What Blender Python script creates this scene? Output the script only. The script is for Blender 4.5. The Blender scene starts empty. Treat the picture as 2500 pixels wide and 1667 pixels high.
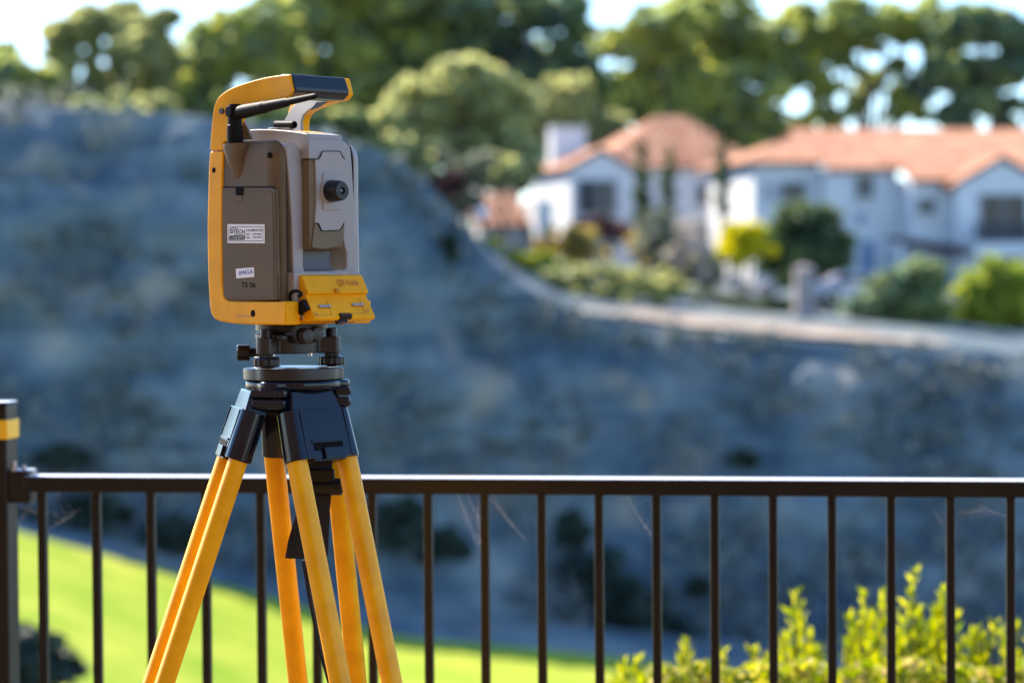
import bpy, bmesh, math, random
import numpy as np
from mathutils import Vector, Matrix, Euler

# ------------------------------------------------------------------ camera
scene = bpy.context.scene
COL = scene.collection
R = math.radians
CAM_H = 1.46
FPX = 85.0 / 36.0 * 2500.0
CAM_POS = Vector((0, 0, CAM_H))
PITCH, ROLL = R(1.49), -0.0065
cam_data = bpy.data.cameras.new('camera')
cam = bpy.data.objects.new('camera', cam_data)
COL.objects.link(cam)
cam.location = CAM_POS
CAM_ROT = (Matrix.Rotation(R(90) - PITCH, 3, 'X') @ Matrix.Rotation(ROLL, 3, 'Z'))
cam.rotation_euler = CAM_ROT.to_euler()
cam_data.lens = 85
cam_data.sensor_width = 36
cam_data.sensor_fit = 'HORIZONTAL'
cam_data.clip_start = 0.05
cam_data.clip_end = 9000
cam_data.dof.use_dof = True
cam_data.dof.focus_distance = 3.40
cam_data.dof.aperture_fstop = 3.5
cam_data.dof.aperture_blades = 0
scene.camera = cam

# ------------------------------------------------------------------ sky, sun, exposure
SUN_AZ, SUN_EL = R(-42), R(38)          # azimuth measured from +Y towards +X
SUN = Vector((math.sin(SUN_AZ) * math.cos(SUN_EL), math.cos(SUN_AZ) * math.cos(SUN_EL), math.sin(SUN_EL)))
world = bpy.data.worlds.new('World')
scene.world = world
world.use_nodes = True
wn = world.node_tree
bg = wn.nodes['Background']
sky = wn.nodes.new('ShaderNodeTexSky')
sky.sky_type = 'NISHITA'
sky.sun_disc = False
sky.sun_elevation = SUN_EL
sky.sun_rotation = SUN_AZ
sky.altitude = 50
sky.air_density = 1.0
sky.dust_density = 0.3
sky.ozone_density = 7.0
wn.links.new(sky.outputs[0], bg.inputs[0])
bg.inputs[1].default_value = 0.15
sd = bpy.data.lights.new('sun', 'SUN')
sd.energy = 5.0
sd.angle = R(0.53)
sd.color = (1.0, 0.90, 0.76)
sun = bpy.data.objects.new('sun', sd)
COL.objects.link(sun)
sun.rotation_euler = (-SUN).to_track_quat('-Z', 'Y').to_euler()
sun.location = SUN * 50
scene.view_settings.view_transform = 'Standard'
scene.view_settings.look = 'None'
scene.view_settings.gamma = 1.0
scene.view_settings.use_curve_mapping = False
scene.view_settings.exposure = 1.45
scene.render.engine = 'CYCLES'

# ------------------------------------------------------------------ helpers
def ray(px, py):
    return CAM_ROT @ Vector(((px - 1250) / FPX, -(py - 833.5) / FPX, -1.0))

def P(px, py, D):
    d = ray(px, py)
    return CAM_POS + d * (D / d.y)

def z1(x, y): return (480 + x / 4.611, 160 + y / 4.611)
def z2(x, y): return (480 + x / 4.611, 480 + y / 4.611)
def z3(x, y): return (480 + x / 3.92, 760 + y / 3.92)
def z4(x, y): return (330 + x / 2.671, 1080 + y / 2.671)
def z6(x, y): return (1000 + x / 2.704, 240 + y / 2.704)
def z7(x, y): return (1700 + x / 2.614, 240 + y / 2.614)

class Frame:
    """local frame of a thing: pixel rays can be dropped on its planes"""
    def __init__(s, loc, rz):
        s.loc, s.rz = Vector(loc), rz
        s.M = Matrix.Translation(s.loc) @ Matrix.Rotation(rz, 4, 'Z')
        s.I = s.M.inverted()
    def local(s, p): return s.I @ Vector(p)
    def on(s, px, py, axis, val):
        o = s.I @ CAM_POS
        d = s.I.to_3x3() @ ray(px, py)
        t = (val - o[axis]) / d[axis]
        return o + d * t

def tag(o, label=None, cat=None, group=None, kind=None):
    if label: o['label'] = label
    if cat: o['category'] = cat
    if group: o['group'] = group
    if kind: o['kind'] = kind
    return o

def empty(name, frame_or_loc, rz=0.0):
    o = bpy.data.objects.new(name, None)
    COL.objects.link(o)
    o.empty_display_size = 0.1
    if isinstance(frame_or_loc, Frame):
        o.location = frame_or_loc.loc; o.rotation_euler = (0, 0, frame_or_loc.rz)
    else:
        o.location = frame_or_loc; o.rotation_euler = (0, 0, rz)
    return o

def obj(name, me, mat=None, parent=None):
    if isinstance(me, bmesh.types.BMesh):
        bm = me
        me = bpy.data.meshes.new(name)
        bm.to_mesh(me); bm.free()
        wn_ = any(p.use_smooth for p in me.polygons)
    else: wn_ = False
    o = bpy.data.objects.new(name, me)
    COL.objects.link(o)
    if wn_:
        md = o.modifiers.new('weighted_normal', 'WEIGHTED_NORMAL'); md.keep_sharp = True; md.weight = 80
    if mat is not None and not me.materials:
        me.materials.append(mat)
    if parent is not None: o.parent = parent
    return o

def finish(bm, smooth=True, angle=35, bevel=0.0, seg=2, sel=None):
    bmesh.ops.remove_doubles(bm, verts=bm.verts, dist=1e-6)
    bmesh.ops.recalc_face_normals(bm, faces=bm.faces)
    if bevel > 0:
        es = []
        for e in bm.edges:
            if len(e.link_faces) == 2 and e.calc_face_angle(0) > R(28):
                if sel is None or sel(e): es.append(e)
        if es:
            bmesh.ops.bevel(bm, geom=es, offset=bevel, segments=seg, profile=0.5, affect='EDGES', clamp_overlap=True)
    if smooth:
        for f in bm.faces: f.smooth = True
        for e in bm.edges:
            if len(e.link_faces) == 2 and e.calc_face_angle(0) > R(angle): e.smooth = False
    return bm

AX = {'x': lambda a, b, d: (d, a, b), 'y': lambda a, b, d: (a, d, b), 'z': lambda a, b, d: (a, b, d)}

def prism(pts, axis, d0, d1, bevel=0.0, seg=2, sel=None, bm=None, warp=None, smooth=True):
    own = bm is None
    if own: bm = bmesh.new()
    f = AX[axis]
    n = len(pts)
    A = [bm.verts.new(f(p[0], p[1], d0)) for p in pts]
    B = [bm.verts.new(f(p[0], p[1], d1)) for p in pts]
    bm.faces.new(A); bm.faces.new(B[::-1])
    for i in range(n):
        j = (i + 1) % n
        bm.faces.new((A[i], B[i], B[j], A[j]))
    if warp:
        for v in A + B: v.co = Vector(warp(v.co))
    if own: finish(bm, smooth=smooth, bevel=bevel, seg=seg, sel=sel)
    return bm

def resample(pts, n):
    pts = [Vector(p) for p in pts]
    L = [0]
    for a, b in zip(pts, pts[1:]): L.append(L[-1] + (b - a).length)
    out = []
    for k in range(n):
        t = L[-1] * k / (n - 1); i = 0
        while i < len(L) - 2 and L[i + 1] < t: i += 1
        f = (t - L[i]) / max(1e-9, L[i + 1] - L[i])
        out.append(tuple(pts[i].lerp(pts[i + 1], min(1, f))))
    return out

def band(outer, inner, d0, d1, n=36, bevel=0.0, seg=3, warp=None):
    """curved bar between two outlines in the (x, z) plane, extruded along y"""
    o, i = resample(outer, n), resample(inner, n)
    bm = bmesh.new()
    def ring(k):
        return [bm.verts.new((o[k][0], d0, o[k][1])), bm.verts.new((i[k][0], d0, i[k][1])), bm.verts.new((i[k][0], d1, i[k][1])), bm.verts.new((o[k][0], d1, o[k][1]))]
    rs = [ring(k) for k in range(n)]
    for a, b in zip(rs, rs[1:]):
        for j in range(4): bm.faces.new((a[j], a[(j + 1) % 4], b[(j + 1) % 4], b[j]))
    bm.faces.new(rs[0][::-1]); bm.faces.new(rs[-1])
    if warp:
        for v in bm.verts: v.co = Vector(warp(v.co))
    return finish(bm, bevel=bevel, seg=seg)

def box(c, s, bevel=0.0, seg=2, rot=None, bm=None):
    own = bm is None
    if own: bm = bmesh.new()
    vs = []
    for i in range(8):
        v = Vector(((i & 1) - .5, ((i >> 1) & 1) - .5, ((i >> 2) & 1) - .5))
        v = Vector((v.x * s[0], v.y * s[1], v.z * s[2]))
        if rot is not None: v = rot @ v
        vs.append(bm.verts.new(v + Vector(c)))
    for q in ((0, 2, 3, 1), (4, 5, 7, 6), (0, 1, 5, 4), (2, 6, 7, 3), (0, 4, 6, 2), (1, 3, 7, 5)):
        bm.faces.new([vs[i] for i in q])
    if own: finish(bm, bevel=bevel, seg=seg)
    return bm

def basis(d):
    d = Vector(d).normalized()
    a = Vector((0, 0, 1)) if abs(d.z) < .9 else Vector((1, 0, 0))
    x = a.cross(d).normalized()
    return x, d.cross(x), d

def lathe(p0, d, prof, n=24, bm=None, knurl=0, amp=0.0):
    """prof: list of (distance along d, radius)"""
    own = bm is None
    if own: bm = bmesh.new()
    x, y, d = basis(d); p0 = Vector(p0)
    rings = []
    for t, r in prof:
        if r <= 1e-7:
            rings.append([bm.verts.new(p0 + d * t)])
        else:
            ring = []
            for i in range(n):
                a = 2 * math.pi * i / n
                rr = r + (amp * math.cos(knurl * a) if knurl else 0)
                ring.append(bm.verts.new(p0 + d * t + (x * math.cos(a) + y * math.sin(a)) * rr))
            rings.append(ring)
    for k in range(len(rings) - 1):
        a, b = rings[k], rings[k + 1]
        for i in range(n):
            j = (i + 1) % n
            if len(a) == 1 and len(b) == 1: continue
            if len(a) == 1: bm.faces.new((a[0], b[j], b[i]))
            elif len(b) == 1: bm.faces.new((a[i], a[j], b[0]))
            else: bm.faces.new((a[i], a[j], b[j], b[i]))
    if len(rings[0]) > 1: bm.faces.new(rings[0][::-1])
    if len(rings[-1]) > 1: bm.faces.new(rings[-1])
    if own: finish(bm)
    return bm

def tube(pts, rad, n=10, bm=None, close=True):
    own = bm is None
    if own: bm = bmesh.new()
    pts = [Vector(p) for p in pts]
    if not hasattr(rad, '__len__'): rad = [rad] * len(pts)
    rings = []
    x = None
    for k, p in enumerate(pts):
        d = (pts[min(k + 1, len(pts) - 1)] - pts[max(k - 1, 0)]).normalized()
        if x is None: x, y, _ = basis(d)
        else:
            x = (x - d * x.dot(d)).normalized(); y = d.cross(x)
        rings.append([bm.verts.new(p + (x * math.cos(2 * math.pi * i / n) + y * math.sin(2 * math.pi * i / n)) * rad[k]) for i in range(n)])
    for k in range(len(rings) - 1):
        for i in range(n):
            j = (i + 1) % n
            bm.faces.new((rings[k][i], rings[k][j], rings[k + 1][j], rings[k + 1][i]))
    if close:
        bm.faces.new(rings[0][::-1]); bm.faces.new(rings[-1])
    if own: finish(bm, angle=50)
    return bm

def ribbon(pts, side, w, th, bm=None):
    """flat band following pts; side = width direction"""
    own = bm is None
    if own: bm = bmesh.new()
    pts = [Vector(p) for p in pts]; side = Vector(side).normalized()
    prev = None
    for k, p in enumerate(pts):
        d = (pts[min(k + 1, len(pts) - 1)] - pts[max(k - 1, 0)]).normalized()
        s = (side - d * side.dot(d)).normalized(); nrm = d.cross(s)
        ww = w[k] if hasattr(w, '__len__') else w
        ring = [bm.verts.new(p + s * (a * ww / 2) + nrm * (b * th / 2)) for a, b in ((-1, -1), (1, -1), (1, 1), (-1, 1))]
        if prev:
            for i in range(4):
                j = (i + 1) % 4
                bm.faces.new((prev[i], prev[j], ring[j], ring[i]))
        else: bm.faces.new(ring[::-1])
        prev = ring
    bm.faces.new(prev)
    if own: finish(bm)
    return bm

def catmull(pts, n=4, closed=False):
    out = []
    m = len(pts)
    rng = range(m if closed else m - 1)
    for i in rng:
        if closed: a, b, c, d = pts[i - 1], pts[i], pts[(i + 1) % m], pts[(i + 2) % m]
        else: a, b, c, d = pts[max(i - 1, 0)], pts[i], pts[i + 1], pts[min(i + 2, m - 1)]
        for k in range(n):
            t = k / n
            out.append(tuple(.5 * ((2 * b[j]) + (-a[j] + c[j]) * t + (2 * a[j] - 5 * b[j] + 4 * c[j] - d[j]) * t * t + (-a[j] + 3 * b[j] - 3 * c[j] + d[j]) * t ** 3) for j in range(len(b))))
    if not closed: out.append(tuple(pts[-1]))
    return out

def circle(cx, cy, r, n=32):
    return [(cx + r * math.cos(2 * math.pi * i / n), cy + r * math.sin(2 * math.pi * i / n)) for i in range(n)]

def rrect(x0, y0, x1, y1, r, n=4):
    out = []
    for cx, cy, a0 in ((x1 - r, y1 - r, 0), (x0 + r, y1 - r, 90), (x0 + r, y0 + r, 180), (x1 - r, y0 + r, 270)):
        for k in range(n + 1):
            a = R(a0 + 90 * k / n)
            out.append((cx + r * math.cos(a), cy + r * math.sin(a)))
    return out

def text_mesh(body, M4, w, h, thick=0.0003, bold=0.0):
    """flat raised lettering fitted to w x h; M4 maps its XY plane into the thing's frame"""
    cu = bpy.data.curves.new('lettering', 'FONT')
    cu.body = body; cu.size = 1; cu.extrude = 0.0; cu.offset = bold; cu.resolution_u = 3
    to = bpy.data.objects.new('lettering_tmp', cu)
    COL.objects.link(to)
    bpy.context.view_layer.update()
    me = bpy.data.meshes.new_from_object(to.evaluated_get(bpy.context.evaluated_depsgraph_get()))
    bpy.data.objects.remove(to); bpy.data.curves.remove(cu)
    bm = bmesh.new(); bm.from_mesh(me); bpy.data.meshes.remove(me)
    xs = [v.co.x for v in bm.verts]; ys = [v.co.y for v in bm.verts]
    x0, x1, y0, y1 = min(xs), max(xs), min(ys), max(ys)
    for v in bm.verts:
        v.co = Vector(((v.co.x - x0) / (x1 - x0) * w, (v.co.y - y0) / (y1 - y0) * h, 0))
    r = bmesh.ops.extrude_face_region(bm, geom=bm.faces[:])
    for g in r['geom']:
        if isinstance(g, bmesh.types.BMVert): g.co.z += thick
    bmesh.ops.transform(bm, matrix=M4, verts=bm.verts)
    bmesh.ops.recalc_face_normals(bm, faces=bm.faces)
    return bm

# ------------------------------------------------------------------ materials
def pmat(name, col, rough=.5, metal=0.0, var=.10, scale=20.0, bump=0.0, bscale=None, coat=0.0, spec=.5, col2=None, detail=4.0, trans=0.0, rvar=.08, lo=.35, hi=.65):
    m = bpy.data.materials.new(name); m.use_nodes = True
    nt = m.node_tree; b = nt.nodes['Principled BSDF']
    tc = nt.nodes.new('ShaderNodeTexCoord')
    nz = nt.nodes.new('ShaderNodeTexNoise'); nz.inputs['Scale'].default_value = scale; nz.inputs['Detail'].default_value = detail
    nt.links.new(tc.outputs['Object'], nz.inputs['Vector'])
    rp = nt.nodes.new('ShaderNodeValToRGB')
    c2 = col2 if col2 else tuple(min(1, c * (1 + var)) for c in col)
    c1 = col if col2 else tuple(c * (1 - var) for c in col)
    rp.color_ramp.elements[0].position = lo; rp.color_ramp.elements[1].position = hi
    rp.color_ramp.elements[0].color = (*c1, 1); rp.color_ramp.elements[1].color = (*c2, 1)
    nt.links.new(nz.outputs['Fac'], rp.inputs['Fac']); nt.links.new(rp.outputs['Color'], b.inputs['Base Color'])
    mr = nt.nodes.new('ShaderNodeMapRange')
    mr.inputs['To Min'].default_value = max(0.02, rough - rvar); mr.inputs['To Max'].default_value = min(1, rough + rvar)
    nt.links.new(nz.outputs['Fac'], mr.inputs['Value']); nt.links.new(mr.outputs[0], b.inputs['Roughness'])
    b.inputs['Metallic'].default_value = metal
    b.inputs['Coat Weight'].default_value = coat
    b.inputs['Specular IOR Level'].default_value = spec
    if trans:
        b.inputs['Subsurface Weight'].default_value = trans
        b.inputs['Subsurface Radius'].default_value = (.02, .01, .003)
        b.inputs['Subsurface Scale'].default_value = .3
    if bump:
        n2 = nt.nodes.new('ShaderNodeTexNoise'); n2.inputs['Scale'].default_value = bscale or scale * 8; n2.inputs['Detail'].default_value = 3
        nt.links.new(tc.outputs['Object'], n2.inputs['Vector'])
        bp = nt.nodes.new('ShaderNodeBump'); bp.inputs['Strength'].default_value = bump; bp.inputs['Distance'].default_value = .5 / (bscale or scale * 8)
        nt.links.new(n2.outputs['Fac'], bp.inputs['Height']); nt.links.new(bp.outputs[0], b.inputs['Normal'])
    return m

def leafmat(name, cols, trans=.35, rough=.55):
    """each leaf takes its own tone"""
    m = bpy.data.materials.new(name); m.use_nodes = True
    nt = m.node_tree
    for n in list(nt.nodes): nt.nodes.remove(n)
    out = nt.nodes.new('ShaderNodeOutputMaterial')
    g = nt.nodes.new('ShaderNodeNewGeometry')
    tc = nt.nodes.new('ShaderNodeTexCoord')
    nz = nt.nodes.new('ShaderNodeTexNoise'); nz.inputs['Scale'].default_value = .45
    nt.links.new(tc.outputs['Object'], nz.inputs['Vector'])
    mx = nt.nodes.new('ShaderNodeMath'); mx.operation = 'MULTIPLY_ADD'
    mx.inputs[1].default_value = .55
    m2 = nt.nodes.new('ShaderNodeMath'); m2.operation = 'MULTIPLY_ADD'; m2.inputs[1].default_value = 1.1; m2.inputs[2].default_value = -.33
    nt.links.new(nz.outputs['Fac'], m2.inputs[0])
    nt.links.new(g.outputs['Random Per Island'], mx.inputs[0]); nt.links.new(m2.outputs[0], mx.inputs[2])
    rp = nt.nodes.new('ShaderNodeValToRGB')
    while len(rp.color_ramp.elements) < len(cols): rp.color_ramp.elements.new(.5)
    for i, c in enumerate(cols):
        rp.color_ramp.elements[i].position = i / (len(cols) - 1); rp.color_ramp.elements[i].color = (*c, 1)
    nt.links.new(mx.outputs[0], rp.inputs['Fac'])
    b = nt.nodes.new('ShaderNodeBsdfPrincipled'); b.inputs['Roughness'].default_value = rough
    b.inputs['Specular IOR Level'].default_value = .25
    t = nt.nodes.new('ShaderNodeBsdfTranslucent')
    hs = nt.nodes.new('ShaderNodeHueSaturation'); hs.inputs['Value'].default_value = 2.3; hs.inputs['Saturation'].default_value = 1.1
    nt.links.new(rp.outputs[0], hs.inputs['Color']); nt.links.new(hs.outputs[0], t.inputs['Color'])
    nt.links.new(rp.outputs[0], b.inputs['Base Color'])
    ms = nt.nodes.new('ShaderNodeMixShader'); ms.inputs[0].default_value = trans
    nt.links.new(b.outputs[0], ms.inputs[1]); nt.links.new(t.outputs[0], ms.inputs[2]); nt.links.new(ms.outputs[0], out.inputs[0])
    return m

M = {}
M['yellow'] = pmat('yellow_plastic', (.92, .40, .0015), .45, var=.08, scale=30, bump=.03, bscale=900, spec=.16)
M['taupe'] = pmat('taupe_plastic', (.130, .084, .040), .58, var=.12, scale=14, bump=.10, bscale=1100, spec=.25)
M['grey'] = pmat('grey_plastic', (.345, .315, .29), .50, var=.04, scale=12, bump=.10, bscale=1100)
M['olive'] = pmat('olive_plastic', (.17, .13, .07), .55, var=.06, scale=12, bump=.10, bscale=1100, spec=.3)
M['dark_grey'] = pmat('dark_grey_plastic', (.12, .125, .13), .5, var=.06, scale=12, bump=.08, bscale=1100)
M['black'] = pmat('black_plastic', (.010, .009, .009), .36, var=.2, scale=30, bump=.05, bscale=700, spec=.35)
M['rubber'] = pmat('black_rubber', (.008, .0065, .006), .6, var=.2, scale=40, spec=.14)
M['grip'] = pmat('black_grip', (.010, .012, .016), .34, var=.15, scale=40, bump=.08, bscale=900)
M['gloss'] = pmat('glossy_black_casting', (.004, .007, .015), .14, var=.3, scale=14, spec=.36, coat=.0, bump=.01, bscale=200, rvar=.05)
M['cast'] = pmat('black_cast_metal', (.020, .017, .015), .38, metal=.0, var=.3, scale=40, bump=.25, bscale=900, spec=.45)
M['line'] = pmat('seam_black', (.006, .005, .005), .8, spec=.1)
M['steel'] = pmat('steel', (.55, .55, .56), .28, metal=1.0, var=.08, scale=60)
M['brass'] = pmat('brass', (.55, .30, .12), .35, metal=1.0, var=.1, scale=60)
M['white_label'] = pmat('white_label', (.78, .75, .72), .45, var=.03, scale=50)
M['ink'] = pmat('black_ink', (.006, .006, .008), .8, spec=.1)
M['blue_ink'] = pmat('blue_ink', (.04, .04, .30), .5)
M['emboss'] = pmat('embossed_yellow', (.60, .23, .004), .45, var=.04, scale=9)
M['glass'] = pmat('lens_glass', (.01, .01, .012), .05, coat=1.0)
M['leg'] = pmat('yellow_fibreglass', (.95, .42, .002), .34, var=.10, scale=26, bump=.06, bscale=160, coat=.05, trans=.25, spec=.22)
M['strap'] = pmat('black_webbing', (.007, .0055, .005), .8, var=.3, scale=60, bump=.4, bscale=700)
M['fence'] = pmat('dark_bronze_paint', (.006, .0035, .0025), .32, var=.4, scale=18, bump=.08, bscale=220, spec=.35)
M['tape'] = pmat('yellow_tape', (.95, .50, .01), .45, var=.05, scale=15)
M['galv'] = pmat('galvanised_steel', (.36, .36, .37), .38, metal=.8, var=.2, scale=80)
def top_highlight(m, col, lo=.80, hi=.97):
    """paints a bright highlight into the colour of level upward faces"""
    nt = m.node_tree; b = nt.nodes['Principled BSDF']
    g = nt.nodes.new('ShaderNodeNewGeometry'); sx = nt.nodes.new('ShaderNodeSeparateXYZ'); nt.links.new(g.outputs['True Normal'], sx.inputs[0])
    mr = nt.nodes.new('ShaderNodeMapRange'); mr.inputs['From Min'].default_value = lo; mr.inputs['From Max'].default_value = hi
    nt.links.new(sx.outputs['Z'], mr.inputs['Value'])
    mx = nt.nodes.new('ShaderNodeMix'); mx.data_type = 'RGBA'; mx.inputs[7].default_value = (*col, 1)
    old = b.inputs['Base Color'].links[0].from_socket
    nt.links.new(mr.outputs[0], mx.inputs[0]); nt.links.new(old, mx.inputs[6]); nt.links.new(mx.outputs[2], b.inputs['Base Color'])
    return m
top_highlight(M['fence'], (.66, .66, .68))  # pale top highlight of the rail painted into the bronze colour
M['web'] = pmat('cobweb_silk', (.75, .72, .68), .6)

# ================================================================== ground the tripod and railing stand on
bm = bmesh.new()
g = 24
vs = [[bm.verts.new((-30 + 60 * i / g, -26 + 31.2 * j / g, 0)) for i in range(g + 1)] for j in range(g + 1)]
for j in range(g):
    for i in range(g): bm.faces.new((vs[j][i], vs[j][i + 1], vs[j + 1][i + 1], vs[j + 1][i]))
M['patio'] = pmat('warm_paving', (.13, .082, .044), .8, var=.15, scale=3, bump=.3, bscale=60, col2=(.165, .108, .06))
tag(obj('patio', finish(bm, smooth=False), M['patio']), 'warm tan paving the tripod and railing stand on', kind='structure')

# unseen building added behind the camera to bounce warm light and block sky
M['tan_wall'] = pmat('tan_stucco', (.14, .078, .036), .9, var=.08, scale=2, bump=.2, bscale=30)
M['brown_trim'] = pmat('brown_timber', (.16, .08, .04), .7, var=.2, scale=6)
bld = tag(empty('bounce_building', (0, -3.6, 0)), 'unseen tan building with brown eaves, added to bounce warm light', 'building')
obj('wall', box((-11, -2, 4.2), (30, 4, 8.4)), M['tan_wall'], bld)
obj('eave', box((-11, -1.6, 8.5), (31, 4.9, .18)), M['brown_trim'], bld)
for i in range(5):
    d_ = obj('door', box((-23 + 5.5 * i, .02, 1.1), (1.9, .08, 2.2), bevel=.01), M['brown_trim'], bld)
    obj('pane', box((-23 + 5.5 * i, .06, 1.2), (1.5, .03, 1.7)), M['glass'], d_)

# ================================================================== railing
ZL, ZR = 4.55, 4.55 * .9466
railL = P(103, 1160, ZL); railR = P(2467, 1176.5, ZR)
rail_z = (railL.z + railR.z) / 2 + .0025
fa = math.atan2(railR.y - railL.y, railR.x - railL.x)
FF = Frame((railL.x, railL.y, 0), fa)
pitch = (Vector((railR.x, railR.y)) - Vector((railL.x, railL.y))).length / 17
fence = tag(empty('metal_railing', FF), 'dark bronze metal railing with thin vertical pickets behind the yellow tripod', 'railing')
RH, RD = .030, .062
x_end = 23 * pitch
postx = FF.on(16, 1100, 1, -.031).x
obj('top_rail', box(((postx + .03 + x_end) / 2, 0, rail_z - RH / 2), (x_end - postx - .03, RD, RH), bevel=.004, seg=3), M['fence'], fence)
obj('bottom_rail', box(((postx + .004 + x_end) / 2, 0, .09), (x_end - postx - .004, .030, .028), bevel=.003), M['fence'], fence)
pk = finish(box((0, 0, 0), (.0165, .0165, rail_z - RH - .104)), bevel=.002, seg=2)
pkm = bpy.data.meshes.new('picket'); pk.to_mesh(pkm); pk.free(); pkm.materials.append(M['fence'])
for i in range(0, 23):
    o = bpy.data.objects.new('picket', pkm); COL.objects.link(o); o.parent = fence
    o.location = (i * pitch, 0, (rail_z - RH + .104) / 2)
# end post with its reflective band, cap and rail bracket
pz = FF.local(P(20, 992, 4.5)).z
PW = .062
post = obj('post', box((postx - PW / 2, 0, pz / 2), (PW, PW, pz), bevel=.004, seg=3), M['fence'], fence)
t0 = FF.local(P(20, 1075, 4.5)).z; t1 = FF.local(P(20, 1027, 4.5)).z
obj('reflective_band', box((postx - PW / 2, 0, (t0 + t1) / 2), (PW + .006, PW + .006, t1 - t0), bevel=.003), M['tape'], post)
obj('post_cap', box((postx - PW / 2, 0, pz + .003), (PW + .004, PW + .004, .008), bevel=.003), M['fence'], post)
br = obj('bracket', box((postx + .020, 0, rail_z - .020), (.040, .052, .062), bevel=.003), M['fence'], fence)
for k, (bx, by) in enumerate(((.010, -.006), (.026, .002), (.040, .010))):
    obj('bolt', lathe((postx + bx, by - .012, rail_z + .008 - k * .004), (0, 0, 1), [(0, .0085), (.007, .0085), (.008, .005), (.020 - k * .005, .005)], n=6), M['galv'], fence)

# cobwebs hung on the railing
def cobweb(seed, segs, label):
    rng = random.Random(seed)
    bm = bmesh.new()
    allp = []
    for a, b, n in segs:
        pa = FF.on(*a, 1, -.006 + rng.uniform(-.004, .004)); pb = FF.on(*b, 1, -.006 + rng.uniform(-.004, .004))
        for k in range(n):
            q0 = pa + Vector((rng.uniform(-.003, .003), rng.uniform(-.003, .003), 0)) * (k > 0)
            q1 = pb + Vector((rng.uniform(-.006, .006), rng.uniform(-.004, .004), rng.uniform(-.004, .004))) * (k > 0)
            mid = (q0 + q1) / 2 + Vector((rng.uniform(-.003, .003), 0, -.003 - rng.uniform(0, .002)))
            tube([q0, mid, q1], .00015, n=4, bm=bm)
            for t in range(2):
                c = q0.lerp(q1, rng.uniform(.2, .95)); lathe(c - Vector((0, 0, .0006)), (0, 0, 1), [(0, 0), (.0006, .0008), (.0014, 0)], n=5, bm=bm)
        allp.append((pa, pb))
    for k in range(len(allp) - 1):
        for t in (.3, .55, .8): tube([allp[k][0].lerp(allp[k][1], t), allp[k + 1][0].lerp(allp[k + 1][1], t)], .00010, n=4, bm=bm)
    o = obj('cobweb', finish(bm), M['web']); o.location = FF.loc; o.rotation_euler = (0, 0, FF.rz)
    return tag(o, label, 'cobweb', 'cobwebs on the railing')
def z9(x, y): return (900 + x / 2.94, 1140 + y / 2.94)
def z10(x, y): return (1500 + x / 2.352, 1140 + y / 2.352)
def z5(x, y): return (x / 2.218, 960 + y / 2.218)
cobweb(1, [(z9(640, 185), z9(795, 560), 4), (z9(700, 185), z9(800, 380), 3), (z9(780, 185), z9(790, 575), 3)], 'densest pale cobweb in the picket corner right of the tripod')
cobweb(2, [(z9(870, 215), z9(1135, 530), 3), (z9(880, 190), z9(990, 350), 2)], 'cobweb thread slanting down right of the densest web')
cobweb(3, [(z9(1850, 200), z9(2030, 490), 3), (z9(1990, 195), z9(2040, 320), 1)], 'single bright cobweb strand slanting onto a picket mid railing')
cobweb(4, [(z10(1970, 260), z10(2120, 245), 2), (z10(2100, 215), z10(2245, 280), 2), (z10(1840, 250), z10(1890, 320), 2)], 'cobweb sagging between the last pickets at the right')
cobweb(5, [(z5(90, 720), z5(200, 560), 2), (z5(95, 600), z5(190, 650), 2), (z5(258, 735), z5(440, 620), 1), (z5(265, 575), z5(330, 530), 1)], 'faint cobweb below the bracket beside the yellow banded post')

# ================================================================== total station
A0 = P(712, 792, 3.472)
TS = Frame(A0, R(-45))
ts = tag(empty('total_station', TS), 'yellow and grey surveying instrument with handle and antenna mounted on the tripod', 'surveying instrument')
W, UF, UT, HT = .075, .0597, .0790, .031

def S(pts, w):          # pixels dropped on a side plane -> (u, z)
    return [(q.x, q.z) for q in (TS.on(p[0], p[1], 1, w) for p in pts)]
def F(pts, u):          # pixels dropped on a front plane -> (w, z)
    return [(q.y, q.z) for q in (TS.on(p[0], p[1], 0, u) for p in pts)]
def smoothstep(t): t = max(0, min(1, t)); return t * t * (3 - 2 * t)
def wt(u): return -.0775 + .0195 * smoothstep((u + .085) / .13)
def ST(pts):            # pixels dropped on the tapering handle side
    out = []
    for p in pts:
        w = -.066
        for _ in range(8): q = TS.on(p[0], p[1], 1, w); w = wt(q.x)
        out.append((q.x, q.z))
    return out
def strip(pts, axis, d, width=.0009, thick=.0006):
    """narrow seam line laid along pts on a plane"""
    f = AX[axis]
    side = Vector(f(0, 0, 1))
    bm = bmesh.new()
    v = [Vector(f(p[0], p[1], d)) for p in pts]
    prev = None
    for k, p in enumerate(v):
        t = (v[min(k + 1, len(v) - 1)] - v[max(k - 1, 0)]).normalized()
        s = t.cross(side).normalized() * width / 2
        r = [bm.verts.new(p + s - side * thick), bm.verts.new(p - s - side * thick), bm.verts.new(p - s + side * thick), bm.verts.new(p + s + side * thick)]
        if prev:
            for i in range(4): bm.faces.new((prev[i], prev[(i + 1) % 4], r[(i + 1) % 4], r[i]))
        else: bm.faces.new(r[::-1])
        prev = r
    bm.faces.new(prev)
    return finish(bm, smooth=False)

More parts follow.
